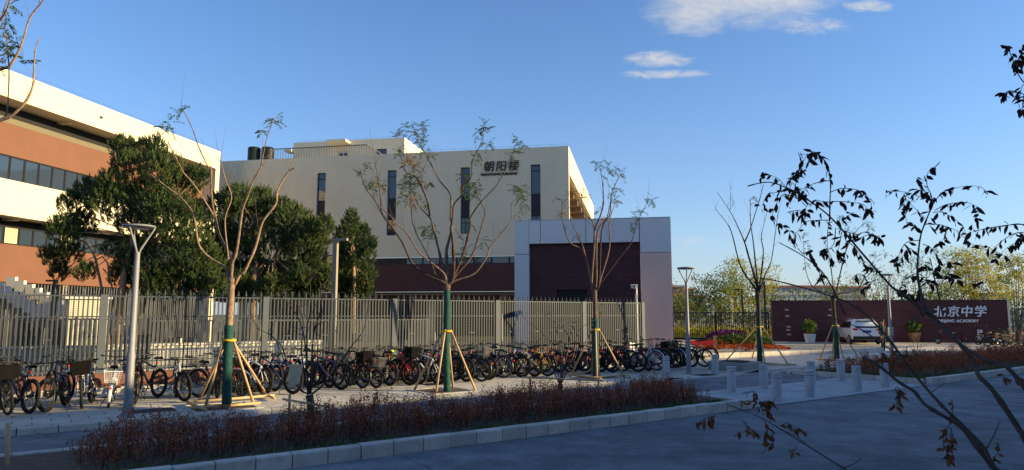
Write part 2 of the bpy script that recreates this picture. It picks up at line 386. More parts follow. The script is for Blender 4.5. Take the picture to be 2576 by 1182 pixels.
# campus ground and gate driveway
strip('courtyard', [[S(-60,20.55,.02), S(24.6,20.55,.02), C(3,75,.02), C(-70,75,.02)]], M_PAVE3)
strip('driveway', [[S(24.6,15.1,.03), S(110,14.6,.03), C(75,49.2,.03), C(-2,49.2,.03)]], M_ASPH)
strip('forecourt', [[C(-2,49.2,.034), C(75,49.2,.034), C(75,56.5,.034), C(-2,56.5,.034)]], brickmat('forecourt_paving', (.42,.37,.29), (.38,.34,.27), (.2,.18,.16), .6, .6, .006, CA_ANG, plane='ground', var=.15))
strip('grass_field', [[C(-10,56.5,.0), C(260,56.5,.0), C(260,150,.0), C(-10,150,.0)]], M_FIELD)
# tree pits, soil squares let into the sidewalk
for i, (u, v) in enumerate(((570,1030),(1125,985),(1500,950),(1912,915),(2105,907))):
    g = G(u, v, ZS); s_, n_ = g.dot(D), max(g.dot(NN), 15.76)
    b = MB(); b.add([S(s_-.6,n_-.55,ZS+.006), S(s_+.6,n_-.55,ZS+.006), S(s_+.6,n_+.6,ZS+.006), S(s_-.6,n_+.6,ZS+.006)], [(0,1,2,3)])
    struct(b.build('tree_pit', M_SOIL, world=True))
    b = MB()
    for lo, hi in (((-.7,-.65),(.7,-.55)),((-.7,.6),(.7,.7)),((-.7,-.55),(-.6,.6)),((.6,-.55),(.7,.6))):
        b.fbox(S, (s_+lo[0], n_+lo[1], ZS-.02), (s_+hi[0], n_+hi[1], ZS+.018), random.random())
    struct(b.build('tree_pit_edging', M_GRAN, world=True))
# ================================================================== BUILDINGS
M_CREAM = mat('cream_render', (.70,.615,.44), .9, .05, .5, bump=.08, bscale=90, var2=.04, scale2=6)
def _streaks(m, amt):
    t = m.node_tree; b = t.nodes['Principled BSDF']; src = b.inputs['Base Color'].links[0].from_socket
    g = t.nodes.new('ShaderNodeNewGeometry'); mp = t.nodes.new('ShaderNodeMapping'); mp.inputs['Scale'].default_value = (1.6,1.6,.05); t.links.new(g.outputs['Position'], mp.inputs['Vector'])
    n = t.nodes.new('ShaderNodeTexNoise'); n.inputs['Scale'].default_value = 1; n.inputs['Detail'].default_value = 7; n.inputs['Roughness'].default_value = .7; t.links.new(mp.outputs[0], n.inputs['Vector'])
    mr = t.nodes.new('ShaderNodeMapRange'); t.links.new(n.outputs[0], mr.inputs['Value']); mr.inputs['From Min'].default_value = .3; mr.inputs['From Max'].default_value = .7; mr.inputs['To Min'].default_value = 1-amt; mr.inputs['To Max'].default_value = 1+amt
    mx = t.nodes.new('ShaderNodeMix'); mx.data_type = 'RGBA'; mx.blend_type = 'MULTIPLY'; mx.inputs['Factor'].default_value = 1
    t.links.new(src, mx.inputs['A']); t.links.new(mr.outputs[0], mx.inputs['B']); t.links.new(mx.outputs['Result'], b.inputs['Base Color'])
_streaks(M_CREAM, .022)
M_BRICK = mat('terracotta_render', (.175,.080,.050), .9, .06, .8, bump=.1, bscale=80)
M_BROWN = brickmat('maroon_brick', (.115,.045,.043), (.085,.034,.036), (.05,.026,.028), .6, .12, .008, CA_ANG, var=.1)
M_MAROON = mat('maroon_cladding', (.085,.036,.034), .8, .08, 1.5)
M_OLIVE = mat('olive_band', (.17,.14,.09), .8, .05)
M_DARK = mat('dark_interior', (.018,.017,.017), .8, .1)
M_SOFFIT = mat('soffit', (.22,.17,.13), .9, .08)
M_FRAME = mat('dark_window_frame', (.018,.02,.024), .45, 0, metal=.3)
M_GLASS = glassmat('window_glass', (.03,.045,.07))
M_SPAN = mat('spandrel', (.035,.03,.035), .6, .1)
M_STONE = mat('white_stone', (.66,.62,.54), .85, .08, 1.2, bump=.1)
M_STEEL = mat('galvanised', (.42,.43,.44), .4, .08, metal=.7)
M_LETTER = mat('dark_letters', (.035,.018,.016), .5, 0)
M_WLET = mat('white_letters', (.78,.8,.84), .35, 0)
M_ALU = mat('aluminium_panel', (.74,.68,.65), .5, .05, .7, metal=.1, spec=.5)
M_LOUV = mat('louvre_grey', (.10,.10,.10), .6, .1)

def facade(mb, F, a0, a1, z0, z1, holes, b, dep):
    """wall face at depth b with openings (a0,a1,z0,z1) and their reveals"""
    xs = sorted({a0, a1, *[h[0] for h in holes], *[h[1] for h in holes]}); zs = sorted({z0, z1, *[h[2] for h in holes], *[h[3] for h in holes]})
    for x0, x1 in zip(xs, xs[1:]):
        for y0, y1 in zip(zs, zs[1:]):
            if any(h[0] < (x0+x1)/2 < h[1] and h[2] < (y0+y1)/2 < h[3] for h in holes): continue
            mb.add([F(x0,b,y0), F(x1,b,y0), F(x1,b,y1), F(x0,b,y1)], [(0,1,2,3)])
    for h in holes:
        p = [(h[0],h[2]),(h[1],h[2]),(h[1],h[3]),(h[0],h[3])]
        for (x0,y0),(x1,y1) in zip(p, p[1:]+p[:1]): mb.add([F(x0,b,y0), F(x1,b,y1) , F(x1,b+dep,y1), F(x0,b+dep,y0)], [(0,1,2,3)])
def window(parent, F, a0, a1, z0, z1, b, cols=1, rows=(), fw=.06, glass=None):
    """frame with its pane; rows = heights of extra transoms"""
    f = MB(); f.fbox(F, (a0,b,z0), (a1,b+.07,z0+fw)); f.fbox(F, (a0,b,z1-fw), (a1,b+.07,z1))
    f.fbox(F, (a0,b,z0+fw), (a0+fw,b+.07,z1-fw)); f.fbox(F, (a1-fw,b,z0+fw), (a1,b+.07,z1-fw))
    for k_ in range(1, cols): x = a0+(a1-a0)*k_/cols; f.fbox(F, (x-fw/2,b+.003,z0+fw), (x+fw/2,b+.067,z1-fw))
    for r in rows: f.fbox(F, (a0+fw,b+.006,r-fw/2), (a1-fw,b+.064,r+fw/2))
    o = f.build('window', M_FRAME, parent, world=True)
    p = MB(); p.fbox(F, (a0+fw*.6,b+.03,z0+fw*.6), (a1-fw*.6,b+.045,z1-fw*.6))
    q = p.mesh('pane', glass or M_GLASS); q.transform(wmat(parent).inverted()); po = bpy.data.objects.new('pane', q); COL.objects.link(po); po.parent = o
    return o
def rods(mb, F, a0, a1, b, z, step, h=.35, axis='a'):
    """thin lightning rods and tape along a roof edge"""
    k_ = int((a1-a0)/step)
    for i in range(k_+1):
        x = a0+.2+i*(a1-a0-.4)/max(1,k_); p = F(x,b,z) if axis == 'a' else F(b,x,z); mb.tube([p, p+UP*h], .010, 4)
    A, B = (F(a0+.2,b,z+h*.9), F(a1-.2,b,z+h*.9)) if axis == 'a' else (F(b,a0+.2,z+h*.9), F(b,a1-.2,z+h*.9))
    mb.tube([A, B], .006, 4)

# ---------------- main building
A0, A1, B0, ZT = -38.0, -4.92, 49.95, 14.62
mainb = thing('school_building', 'wide beige school building with tall slit windows and dark letters near its right corner', 'building', C(-20,B0,0), CA_ANG)
slots = [(-25.07,-24.32),(-19.15,-18.40),(-13.23,-12.50),(-7.79,-7.05)]
holes = [(x0,x1,8.1,13.3) for x0, x1 in slots] + [(-24.4,-23.45,5.85,6.7)]
mb = MB(); facade(mb, C, A0, A1, 8.16, ZT, [(h[0],h[1],max(h[2],8.16),h[3]) for h in holes if h[3] > 8], B0, .32)
facade(mb, C, A0, A1, 6.42, 8.12, [(-24.4,-23.45,6.42,6.7)], B0, .32)
mb.fbox(C, (A0,B0+.02,8.12), (A1,B0+.05,8.16))                                # shadow joint
for h in slots: mb.fbox(C, (h[0],B0+.32,8.0), (h[1],B0+.40,13.4), .5)
mb.add([C(A1,B0,6.4), C(A1,B0+.45,6.4), C(A1,B0+.45,ZT), C(A1,B0,ZT)], [(0,1,2,3)])
mb.add([C(A1,B0+.45,6.4), C(A1-3,B0+.45,6.4), C(A1-3,B0+.45,12.6), C(A1,B0+.45,12.6)], [(0,1,2,3)])
mb.fbox(C, (A1-.4,B0+.45,12.6), (A1,78.7,ZT))                                 # lit side band at the roof
mb.fbox(C, (A1-3.2,78.2,3.8), (A1,78.7,12.6))
mb.fbox(C, (A1-.4,B0+.45,8.3), (A1,78.2,8.75))
mb.fbox(C, (A0,B0+.5,ZT-.5), (A1-.4,78.7,ZT-.03))
mb.add([C(A1-3,B0+.45,3.8), C(A1-3,78.2,3.8), C(A1-3,78.2,12.6), C(A1-3,B0+.45,12.6)], [(0,1,2,3)])
mb.build('wall', M_CREAM, mainb, world=True)
mb = MB(); mb.fbox(C, (A1-2.98,B0+.5,12.45), (A1-.42,78.1,12.58))
for y in range(54, 78, 4): mb.fbox(C, (A1-2.95,y,12.0), (A1-.4,y+.5,12.449))
mb.build('soffit', M_SOFFIT, mainb, world=True)
mb = MB(); mb.fbox(C, (A1-2.96,B0+.6,8.8), (A1-2.9,78,12.4)); mb.build('gallery_wall', M_BRICK, mainb, world=True)
mb = MB()
for i in range(60): y = B0+.8+i*.45; mb.fbox(C, (A1-.25,y,8.75), (A1-.22,y+.03,9.75))
mb.fbox(C, (A1-.27,B0+.7,9.75), (A1-.2,78,9.8)); mb.build('gallery_railing', M_LOUV, mainb, world=True)
mb = MB(); mb.fbox(C, (A0,B0-.02,3.80), (A1,B0+.4,5.86)); mb.build('maroon_band', M_MAROON, mainb, world=True)
mb = MB(); mb.fbox(C, (A0,B0+.3,5.86), (A1,B0+.35,6.42)); mb.build('clerestory_backing', M_SPAN, mainb, world=True)
x = -17.55
while x < A1-.5:
    window(mainb, C, x, x+1.34, 5.87, 6.41, B0+.12, 1, (), .05); x += 1.35
for (x0, x1) in slots:
    window(mainb, C, x0, x1, 11.05, 13.3, B0+.18, 1, (12.83,), .05)
    sp = MB(); sp.fbox(C, (x0,B0+.2,9.43), (x1,B0+.26,11.05)); sp.build('spandrel_panel', M_SPAN, mainb, world=True)
    window(mainb, C, x0, x1, 8.16, 9.43, B0+.18, 2, (9.0,), .05)
window(mainb, C, -24.4, -23.45, 6.0, 6.7, B0+.15)
mb = MB(); mb.fbox(C, (A0,B0+.4,3.55), (A1-.1,66,3.78)); mb.build('ceiling_slab', M_SOFFIT, mainb, world=True)
mb = MB()
for i in range(9):
    a = A0+3+i*3.55; mb.fbox(C, (a,B0+.6,3.2), (a+.3,64,3.549)); 
for y in (52.6, 57.2): mb.fbox(C, (A0+.1,y,3.16), (A1-.2,y+.3,3.545))
mb.build('ceiling_beam', M_SOFFIT, mainb, world=True)
for i in range(6):
    mb = MB(); a = A0+5+i*5.5; mb.fbox(C, (a,52.5,0), (a+.5,53,3.15)); mb.build('column', M_CREAM, mainb, world=True)
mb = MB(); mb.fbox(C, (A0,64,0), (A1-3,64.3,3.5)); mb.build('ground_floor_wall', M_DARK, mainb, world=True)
# roof storey
mb = MB(); PH = [(-23.35,-22.35,16.45,17.15),(-27.15,-26.1,14.65,17.1)]
facade(mb, C, -31.6, -20.66, 14.6, 18.1, PH, 58, .2)
mb.add([C(-20.66,58,14.6), C(-20.66,70,14.6), C(-20.66,70,18.1), C(-20.66,58,18.1)], [(0,1,2,3)])
mb.add([C(-31.6,58,18.1), C(-20.66,58,18.1), C(-20.66,70,18.1), C(-31.6,70,18.1)], [(0,1,2,3)])
mb.add([C(-31.6,58,14.6), C(-31.6,70,14.6), C(-31.6,70,18.1), C(-31.6,58,18.1)], [(0,1,2,3)])
mb.build('roof_storey', M_CREAM, mainb, world=True)
window(mainb, C, -23.35, -22.35, 16.45, 17.15, 58.1, 2)
mb = MB(); mb.fbox(C, (-27.15,58.12,14.65), (-26.1,58.2,17.1)); dr = mb.build('roof_door', mat('pale_door', (.6,.58,.5), .6), mainb, world=True)
for q in (-27.0, -26.55): window(mainb, C, q, q+.3, 15.3, 16.9, 58.05, 1)
mb = MB(); mb.fbox(C, (-27.8,56.9,17.72), (-25.9,58,17.95)); mb.build('door_canopy', M_CREAM, mainb, world=True)
mb = MB(); mb.fbox(C, (-32.3,57.6,17.2), (-31.6,58.6,17.4)); mb.build('side_canopy', M_CREAM, mainb, world=True)
mb = MB(); n_ = 56
for i in range(n_+1): a = -29.1+8.0*i/n_; mb.fbox(C, (a,50.28,ZT), (a+.025,50.31,15.5))
for i in range(20): y = 50.3+i*.3; mb.fbox(C, (-21.09,y,ZT), (-21.06,y+.025,15.5))
mb.fbox(C, (-29.12,50.26,15.5), (-21.04,50.33,15.56)); mb.fbox(C, (-21.12,50.33,15.5), (-21.04,56,15.56)); mb.build('roof_railing', M_LOUV, mainb, world=True)
for ar in ((-20.5, A1, B0+.15, ZT, 1.1, .22), (B0+.3, 78, A1-.2, ZT, 1.3, .22, 'b'), (-31.5, -20.7, 58.2, 18.1, 1.2, .2)): mb = MB(); rods(mb, C, *ar); mb.build('lightning_rods', M_LOUV, mainb, world=True)
def plane_M(F, a, b, z, ang):                            # text plane standing on a facade
    return Matrix.Translation(F(a,b,z)) @ Matrix.Rotation(ang, 4, 'Z') @ Matrix.Rotation(R(90), 4, 'X')
lt = thing('building_sign', 'dark raised Chinese characters over English lettering near the right corner of the beige school building', 'sign', C(-10.1,B0-.05,12.6), CA_ANG)
for ch, a in (('朝',-11.02),('阳',-10.08),('楼',-9.12)):
    text_obj(ch, .86, plane_M(C, a, B0-.05, 13.22, CA_ANG), .03, M_LETTER, lt, 'character', .006, .12)
text_obj('CHAOYANG BUILDING', .265, plane_M(C, -10.22, B0-.05, 12.66, CA_ANG), .03, M_LETTER, lt, 'lettering', .008, 0, 1.02)
tk = thing('water_tank', 'dark ribbed cylindrical water tank on the roof beside the railing', 'tank', C(-33.7,56,ZT))
mb = MB()
for q in (-.62,.62):
    prof = [(.0,0),(.58,0)]
    for j in range(10): prof += [(.58,.15+j*.24),(.55,.2+j*.24),(.55,.3+j*.24),(.58,.34+j*.24)]
    mb.lathe(prof+[(.5,2.62),(.12,2.7),(0,2.7)], 20, (q,0,0))
mb.build('tank_body', mat('tank_black', (.012,.018,.016), .45), tk, smooth='auto')
mb = MB(); mb.box((-1.4,-.75,0), (1.4,.75,.06)); mb.build('tank_base', M_STEEL, tk)
fl = thing('roof_banner', 'small red and blue bundle at the roof edge left of the dark tank', 'banner', C(-37.2,52,ZT))
mb = MB(); mb.ball((0,0,.35), (.42,.2,.28), 12, 8); mb.build('red_cloth', mat('red_cloth', (.55,.03,.03), .8), fl, smooth=True)
mb = MB(); mb.ball((-.5,.1,.26), (.3,.2,.2), 10, 6); mb.build('blue_cloth', mat('blue_cloth', (.05,.12,.4), .8), fl, smooth=True)

# ---------------- left building
LF, LBK = -32.0, -33.0
def E2(b, a, z): return C(a, b, z)                        # (along, depth, z) for facades facing +a
leftb = thing('classroom_building', 'long sunlit cream and terracotta classroom building running away along the left side', 'building', C(-34,30,0), CA_ANG)
LB0, LB1 = 6.0, 47.42
mb = MB(); mb.fbox(C, (LBK-14,LB0,13.3), (LF,LB1,14.74)); mb.fbox(C, (LBK+.02,LB0,7.17), (LF,LB1-.5,9.04))
mb.fbox(C, (LBK-14,LB1-.5,0), (LF-.003,LB1-.003,13.3)); mb.fbox(C, (LBK-14,LB0+.2,3.8), (LBK-.6,LB1-.5,13.3))
for y in (33.5, 41.0): mb.fbox(C, (LBK-.3,y,13.19), (LF-.5,y+.4,13.299))
for y in (30.5, 36.5, 42.5): mb.fbox(C, (LBK-.3,y,7.06), (LF-.5,y+.35,7.168))
mb.build('wall', M_CREAM, leftb, world=True)
mb = MB(); mb.fbox(C, (LBK-.6,LB0,10.55), (LBK,LB1-.5,12.27)); mb.fbox(C, (LBK-.6,LB0,3.8), (LBK+.01,LB1-.5,5.8)); mb.build('terracotta_wall', M_BRICK, leftb, world=True)
mb = MB(); mb.fbox(C, (LBK-.6,LB0,12.27), (LBK-.03,LB1-.5,12.58)); mb.build('olive_band', M_OLIVE, leftb, world=True)
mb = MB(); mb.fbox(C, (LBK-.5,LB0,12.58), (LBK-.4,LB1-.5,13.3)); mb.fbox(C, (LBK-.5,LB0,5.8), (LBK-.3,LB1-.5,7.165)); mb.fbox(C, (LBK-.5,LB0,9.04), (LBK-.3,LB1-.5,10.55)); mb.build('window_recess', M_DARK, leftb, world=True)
M_CURT = mat('pale_blind', (.55,.46,.27), .9)
def wframe(x, y, z): return C(LBK-y, x, z)               # along = b, depth grows inwards (-a)
y = 26.0; i = 0
while y < LB1-1.4:
    window(leftb, wframe, y, y+.88, 9.08, 10.53, .04, 1, () , .05)
    if i % 4 in (0, 3): window(leftb, wframe, y, y+.88, 5.82, 6.75, .06, 1, (), .05)
    else: window(leftb, wframe, y, y+.88, 5.82, 6.75, .06, 1, (), .05, M_CURT if i % 4 == 1 and i < 12 else M_GLASS)
    y += .9; i += 1
mb = MB(); rods(mb, C, LB0+16, LB1, LF-.1, 14.74, 1.02, .22, 'b'); mb.build('lightning_rods', M_LOUV, leftb, world=True)
mb = MB(); mb.fbox(C, (LF,35.2,13.95), (LF+.08,35.35,14.07)); mb.build('camera_box', M_DARK, leftb, world=True)
mb = MB()
for i in range(110): y = 24+i*.21; mb.fbox(C, (LBK-.1,y,.4), (LBK-.04,y+.07,3.75))
mb.build('louvre_screen', M_LOUV, leftb, world=True)
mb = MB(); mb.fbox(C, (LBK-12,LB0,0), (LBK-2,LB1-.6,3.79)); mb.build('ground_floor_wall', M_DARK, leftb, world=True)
for i in range(5):
    mb = MB(); mb.fbox(C, (LBK-.6,24+i*5.3,0), (LBK-.15,24.45+i*5.3,3.8)); mb.build('column', M_CREAM, leftb, world=True)
# outdoor stair beside it
stair = thing('outdoor_staircase', 'white stepped outdoor staircase coming down in front of the left building behind the fence', 'staircase', PT(40,760,28)-UP*PT(40,760,28).z)
def stair_poly():
    top = []; u0 = PT(-70,690,28); pts = []
    seq = [(-70,690),(0,719.6),(77,766),(163,767),(212,797),(330,875)]
    P_ = [PT(u,v,28) for u, v in seq]; prof = []
    for j, (p, q) in enumerate(zip(P_, P_[1:])):
        flat = abs(p.z-q.z) < .12; k_ = 1 if flat else max(2, round(abs(q.z-p.z)/.17))
        for i in range(k_):
            x0 = p.x+(q.x-p.x)*i/k_; x1 = p.x+(q.x-p.x)*(i+1)/k_; z_ = p.z+(q.z-p.z)*i/k_
            prof += [(x0, z_), (x1, z_)]
    return prof
prof = stair_poly()
for y0, y1, nm in ((28.0,28.18,'parapet'),(29.9,30.08,'parapet')):
    mb = MB()
    for (xa, za), (xb, zb) in zip(prof[::2], prof[1::2]):
        mb.add([Vector((xa,y0,za-.5)),Vector((xb,y0,za-.5)),Vector((xb,y1,za-.5)),Vector((xa,y1,za-.5)),Vector((xa,y0,za)),Vector((xb,y0,za)),Vector((xb,y1,za)),Vector((xa,y1,za))],
               [(0,3,2,1),(4,5,6,7),(0,1,5,4),(2,3,7,6),(1,2,6,5),(3,0,4,7)])
    mb.build(nm, M_STONE, stair, world=True)
mb = MB()
for (xa, za), (xb, zb) in zip(prof[::2], prof[1::2]): mb.box((xa,28.19,za-.95), (xb,29.89,za-.62))
mb.build('steps', M_SOFFIT, stair, world=True)
for xx in (PT(20,760,28).x, PT(120,760,28).x): mb = MB(); mb.box((xx,28.3,0), (xx+.3,29.8,1.9)); mb.build('support', M_SOFFIT, stair, world=True)

# ---------------- gatehouse
gh = thing('gatehouse', 'silver panelled gatehouse framing a maroon brick box at the right end of the fence', 'building', C(-2,31,0), CA_ANG)
GA0, GA1, GI0, GI1 = -5.6, 1.45, -4.93, .12
mb = MB(); gp = .012
for (x0,x1,z0,z1) in ((GA0,GI0-.004,0,4.84-gp),(GA0,GI0-.004,4.84+gp,6.4),(GI0+gp,-4.39-gp,5.33,6.4),(-4.39+gp,-2.3-gp,5.33,6.4),(-2.3+gp,.1-gp,5.33,6.4),(GI1+.004,GA1,4.84+gp,6.4)):
    mb.fbox(C, (x0,31,z0), (x1,31.25,z1))
mb.fbox(C, (GA0+.02,31.26,0), (GA0+.6,37,6.38)); mb.fbox(C, (GA1-.6,31.26,0), (GA1-.02,37,6.38)); mb.fbox(C, (GA0+.6,31.26,5.34), (GA1-.6,37,6.38))
mb.build('portal_frame', M_ALU, gh, world=True)
mb = MB(); mb.fbox(C, (GI1+.004,31,0), (GA1,31.25,4.84-gp)); mb.build('bounce_tint_panel', mat('bounce_tint_panel', (.88,.54,.43), .55, .05, .7), gh, world=True)['label'] = 'lower right panel with warm bounce light put into its colour'  # warm bounce light painted into this panel's colour
mb = MB(); mb.fbox(C, (GA1,31.02,0), (GA1+.03,31.3,6.42)); mb.fbox(C, (GA0,30.985,6.4), (GA1,31.3,6.43)); mb.build('edge_trim', M_STEEL, gh, world=True)
mb = MB(); facade(mb, C, GI0, GI1, 0, 5.33, [(-3.66,-2.3,2.15,3.2)], 31.22, .2)
mb.build('brick_box', M_BROWN, gh, world=True)
window(gh, C, -3.66, -2.3, 2.15, 3.2, 31.35, 3, (), .06, mat('dark_glass', (.012,.013,.016), .1, 0, spec=.6))

# ---------------- sign wall with its lettering
sw = thing('sign_wall', 'long low dark maroon brick wall carrying white school lettering beyond the driveway', 'wall', C(18,55.2,0), CA_ANG)
mb = MB(); mb.fbox(C, (10.0,55.2,0), (26.15,55.7,3.1)); mb.build('brickwork', M_BROWN, sw, world=True)
mb = MB(); mb.fbox(C, (9.97,55.17,3.1), (26.18,55.73,3.14)); mb.build('coping', M_SPAN, sw, world=True)
mb = MB(); mb.fbox(C, (26.15,55.15,0), (26.28,55.75,3.16)); mb.build('end_post', M_STONE, sw, world=True)
M_SLIT = mat('pale_slit', (.5,.45,.36), .7)
mb = MB()
for (u, v) in ((1979,779),(1981,795),(2090,779),(1984,822),(1983,830),(1985,841),(2375,779),(2087,793),(2400,838)):
    p = PT(u,v,52); r_ = ray(u, v); t_ = 55.2/(r_.dot(CK)); q = r_*t_; a_ = q.dot(CE); z_ = q.z+CAM_H
    mb.fbox(C, (a_-.14,55.185,z_-.05), (a_+.14,55.2,z_+.05))
mb.build('wall_slit', M_SLIT, sw, world=True)
ss = thing('school_sign', 'white brush-style Chinese characters above English lettering on the maroon wall', 'sign', C(23,55.1,1.5), CA_ANG)
for ch, a in (('北',21.62),('京',22.55),('中',23.42),('学',24.32)):
    text_obj(ch, .84, plane_M(C, a, 55.14, 2.24, CA_ANG), .05, M_WLET, ss, 'character', .010, .15)
text_obj('BEIJING ACADEMY', .29, plane_M(C, 22.86, 55.14, 1.6, CA_ANG), .05, M_WLET, ss, 'lettering', .006, 0, 1.12)

# ---------------- unseen block added behind and right of the camera, stepped to shade the road
M_OFF = mat('off_render', (.52,.46,.40), .9, .08, .6)
off = thing('shade_block', 'unseen plain block added on the near side of the road to cast shade over it', 'building', S(20,-11,0), ST_ANG)
mb = MB(); segs = [(-60,27.0,9.15),(27.0,42.0,8.3),(42.0,66.0,10.1)]
for s0, s1, h in segs:
    mb.add([S(s0,-6,0),S(s1,-6,0),S(s1,-16,0),S(s0,-16,0),S(s0,-6,h),S(s1,-6,h),S(s1,-16,h),S(s0,-16,h)], [(0,1,5,4),(1,2,6,5),(2,3,7,6),(3,0,4,7),(4,5,6,7)])
mb.build('wall', M_OFF, off, world=True)
def owf(x, y, z): return S(x, -6+y-.0, z)
for s0, s1, h in segs:
    x = s0+1
    while x < s1-2:
        for z0 in (1.0, 4.3): window(off, lambda a,b_,c: S(a, -5.9-b_, c), x, x+1.6, z0, z0+1.9, -.06, 2)
        x += 3.2
# ================================================================== FENCE AND WALLS
M_FENCE = mat('fence_paint', (.062,.074,.092), .55, .08, 2, metal=.15)
M_POST = mat('fence_post', (.088,.100,.115), .6, .08, 2)
M_WIRE = mat('fence_wire', (.035,.035,.035), .6, 0)
M_PLINTH = mat('plinth_terracotta', (.185,.078,.054), .9, .12, 1.2, bump=.2, var2=.12, scale2=9)
M_FOOT = mat('footing_concrete', (.42,.39,.34), .9, .15, 3, bump=.2)
FN = 20.45; FT = 2.58; FB = .66
fence = thing('boundary_fence', 'grey spiked bar fence with wire mesh on a terracotta plinth behind the parked bicycles', 'fence', S(9, FN, 0), ST_ANG)
mb = MB(); mb.fbox(S, (-18,FN-.14,.0), (21.5,FN+.16,.60)); mb.build('plinth', M_PLINTH, fence, world=True)
mb = MB(); mb.fbox(S, (-18,FN-.26,.0), (21.5,FN-.142,.26)); mb.build('footing', M_FOOT, fence, world=True)
posts = [-17.9,-13.85,-10.5,-6.45,-2.36,1.72,5.79,9.89,13.95,18.08,21.39]
for s in posts:
    mb = MB(); mb.fbox(S, (s-.085,FN-.07,.601), (s+.085,FN+.07,FT+.02)); mb.build('post', M_POST, fence, world=True)
for s0, s1 in zip(posts, posts[1:]):
    a, b_ = s0+.09, s1-.09; mb = MB(); k_ = max(2, round((b_-a)/.104)); st = (b_-a)/k_
    mb.fbox(S, (a,FN-.025,FT-.04), (b_,FN+.025,FT)); mb.fbox(S, (a,FN-.02,FB), (b_,FN+.02,FB+.035)); mb.fbox(S, (a,FN-.018,2.02), (b_,FN+.018,2.05)); mb.fbox(S, (a,FN-.018,.86), (b_,FN+.018,.89))
    for i in range(k_):
        x = a+st*(i+.5)
        mb.fbox(S, (x-.016,FN-.032,FB-.03), (x+.016,FN-.026,FT-.001))
        if i % 2 == 0:
            p = S(x,FN,FT); mb.tube([p,p+UP*.05,p+UP*.06,p+UP*.19],[.012,.012,.028,.003],5)
            mb.bar(p+UP*.052-D*.035, p+UP*.052+D*.035, .016,.014)
        if i % 11 == 5: mb.fbox(S, (x-.09,FN-.037,1.45), (x+.09,FN-.033,1.48))
    panel = mb.build('panel', M_FENCE, fence, world=True)
    mb = MB(); kv = int((b_-a)/.055); kh = int((FT-.08-FB)/.055)
    for i in range(1, kv): x = a+i*(b_-a)/kv; mb.fbox(S, (x-.0025,FN+.028,FB), (x+.0025,FN+.033,FT-.05))
    for j in range(kh): z = FB+.04+j*.055; mb.fbox(S, (a,FN+.034,z-.0025), (b_,FN+.039,z+.0025))
    w_ = mb.mesh('wire_mesh', M_WIRE); w_.transform(wmat(fence).inverted()); wo_ = bpy.data.objects.new('wire_mesh', w_); COL.objects.link(wo_); wo_.parent = panel
# return of the fence to the gatehouse is hidden; low white wall and dark railing inside the courtyard
lw = thing('courtyard_wall', 'low white stone wall in sunlight seen through the bars behind the left fence', 'wall', S(0,24.6,0), ST_ANG)
mb = MB(); mb.fbox(S, (-14,24.5,.0), (9.0,24.8,1.1)); mb.build('stone_face', M_STONE, lw, world=True)
mb = MB(); mb.fbox(S, (-14.02,24.46,1.1), (9.02,24.84,1.16)); mb.build('coping', M_STONE, lw, world=True)
M_DRAIL = mat('dark_railing', (.05,.055,.06), .5, .1)
def railing(name, label, F, a0, a1, n, z0, z1, step, bw, m, loc, rz, posts_=2.0):
    t = thing(name, label, 'railing', loc, rz); mb = MB(); k_ = round((a1-a0)/step)
    for i in range(k_): x = a0+(i+.5)*(a1-a0)/k_; mb.fbox(F, (x-bw/2,n-.02,z0), (x+bw/2,n+.02,z1-.05))
    mb.build('bars', m, t, world=True)
    mb = MB(); mb.fbox(F, (a0,n-.03,z1-.05), (a1,n+.03,z1)); mb.build('top_rail', m, t, world=True)
    mb = MB(); mb.fbox(F, (a0,n-.03,z0+.06), (a1,n-.021,z0+.12)); mb.build('bottom_rail', m, t, world=True)
    k_ = max(1, round((a1-a0)/posts_))
    for i in range(k_+1): x = a0+i*(a1-a0)/k_; mb = MB(); mb.fbox(F, (x-.04,n-.05,0), (x+.04,n-.031,z1+.03)); mb.build('post', m, t, world=True)
    return t
railing('courtyard_railing', 'dark inner railing of close upright bars just behind the left part of the fence', S, -12, 3.2, 23.3, .65, 1.98, .115, .06, M_DRAIL, S(-4,23.3,0), ST_ANG)
railing('ramp_railing', 'grey bar railing beneath the junipers behind the middle of the fence', S, 3.4, 13.8, 25.4, .3, 1.9, .13, .05, M_LOUV, S(8,25.4,0), ST_ANG)
bx = thing('courtyard_kiosk', 'small pale plastered box in the courtyard seen through the fence right of the stairs', 'kiosk', S(1.9,28,0), ST_ANG)
mb = MB(); mb.fbox(S, (1.3,28,0), (2.5,30,2.62)); mb.build('body', M_CREAM, bx, world=True)
mb = MB(); mb.fbox(S, (1.2,27.9,2.62), (2.6,30.1,2.7)); mb.build('roof_slab', M_STONE, bx, world=True)
# gate beside the sign wall
M_GATE = mat('gate_black', (.02,.02,.022), .45, 0, metal=.3)
gt = thing('sliding_gate', 'black upright-bar gate between the gatehouse and the maroon sign wall', 'gate', C(6,56,0), CA_ANG)
mb = MB(); a, b_ = 1.9, 9.9; k_ = 56
for i in range(k_): x = a+(i+.5)*(b_-a)/k_; mb.fbox(C, (x-.022,55.98,.22), (x+.022,56.02,2.15))
mb.build('bars', M_GATE, gt, world=True)
mb = MB(); mb.fbox(C, (a,55.96,2.15), (b_,56.04,2.24)); mb.build('top_rail', M_GATE, gt, world=True)
mb = MB(); mb.fbox(C, (a,55.95,.1), (b_,56.05,.26)); mb.build('bottom_rail', M_GATE, gt, world=True)
for x in (a+.05, 5.9, b_-.05): mb = MB(); mb.fbox(C, (x-.05,55.945,.03), (x+.05,55.959,2.26)); mb.build('stile', M_GATE, gt, world=True)
railing('roadside_fence', 'pale grey bar fence continuing to the right of the maroon sign wall', C, 26.6, 46, 55.6, .2, 2.5, .12, .045, M_FENCE, C(36,55.6,0), CA_ANG, 3.0)
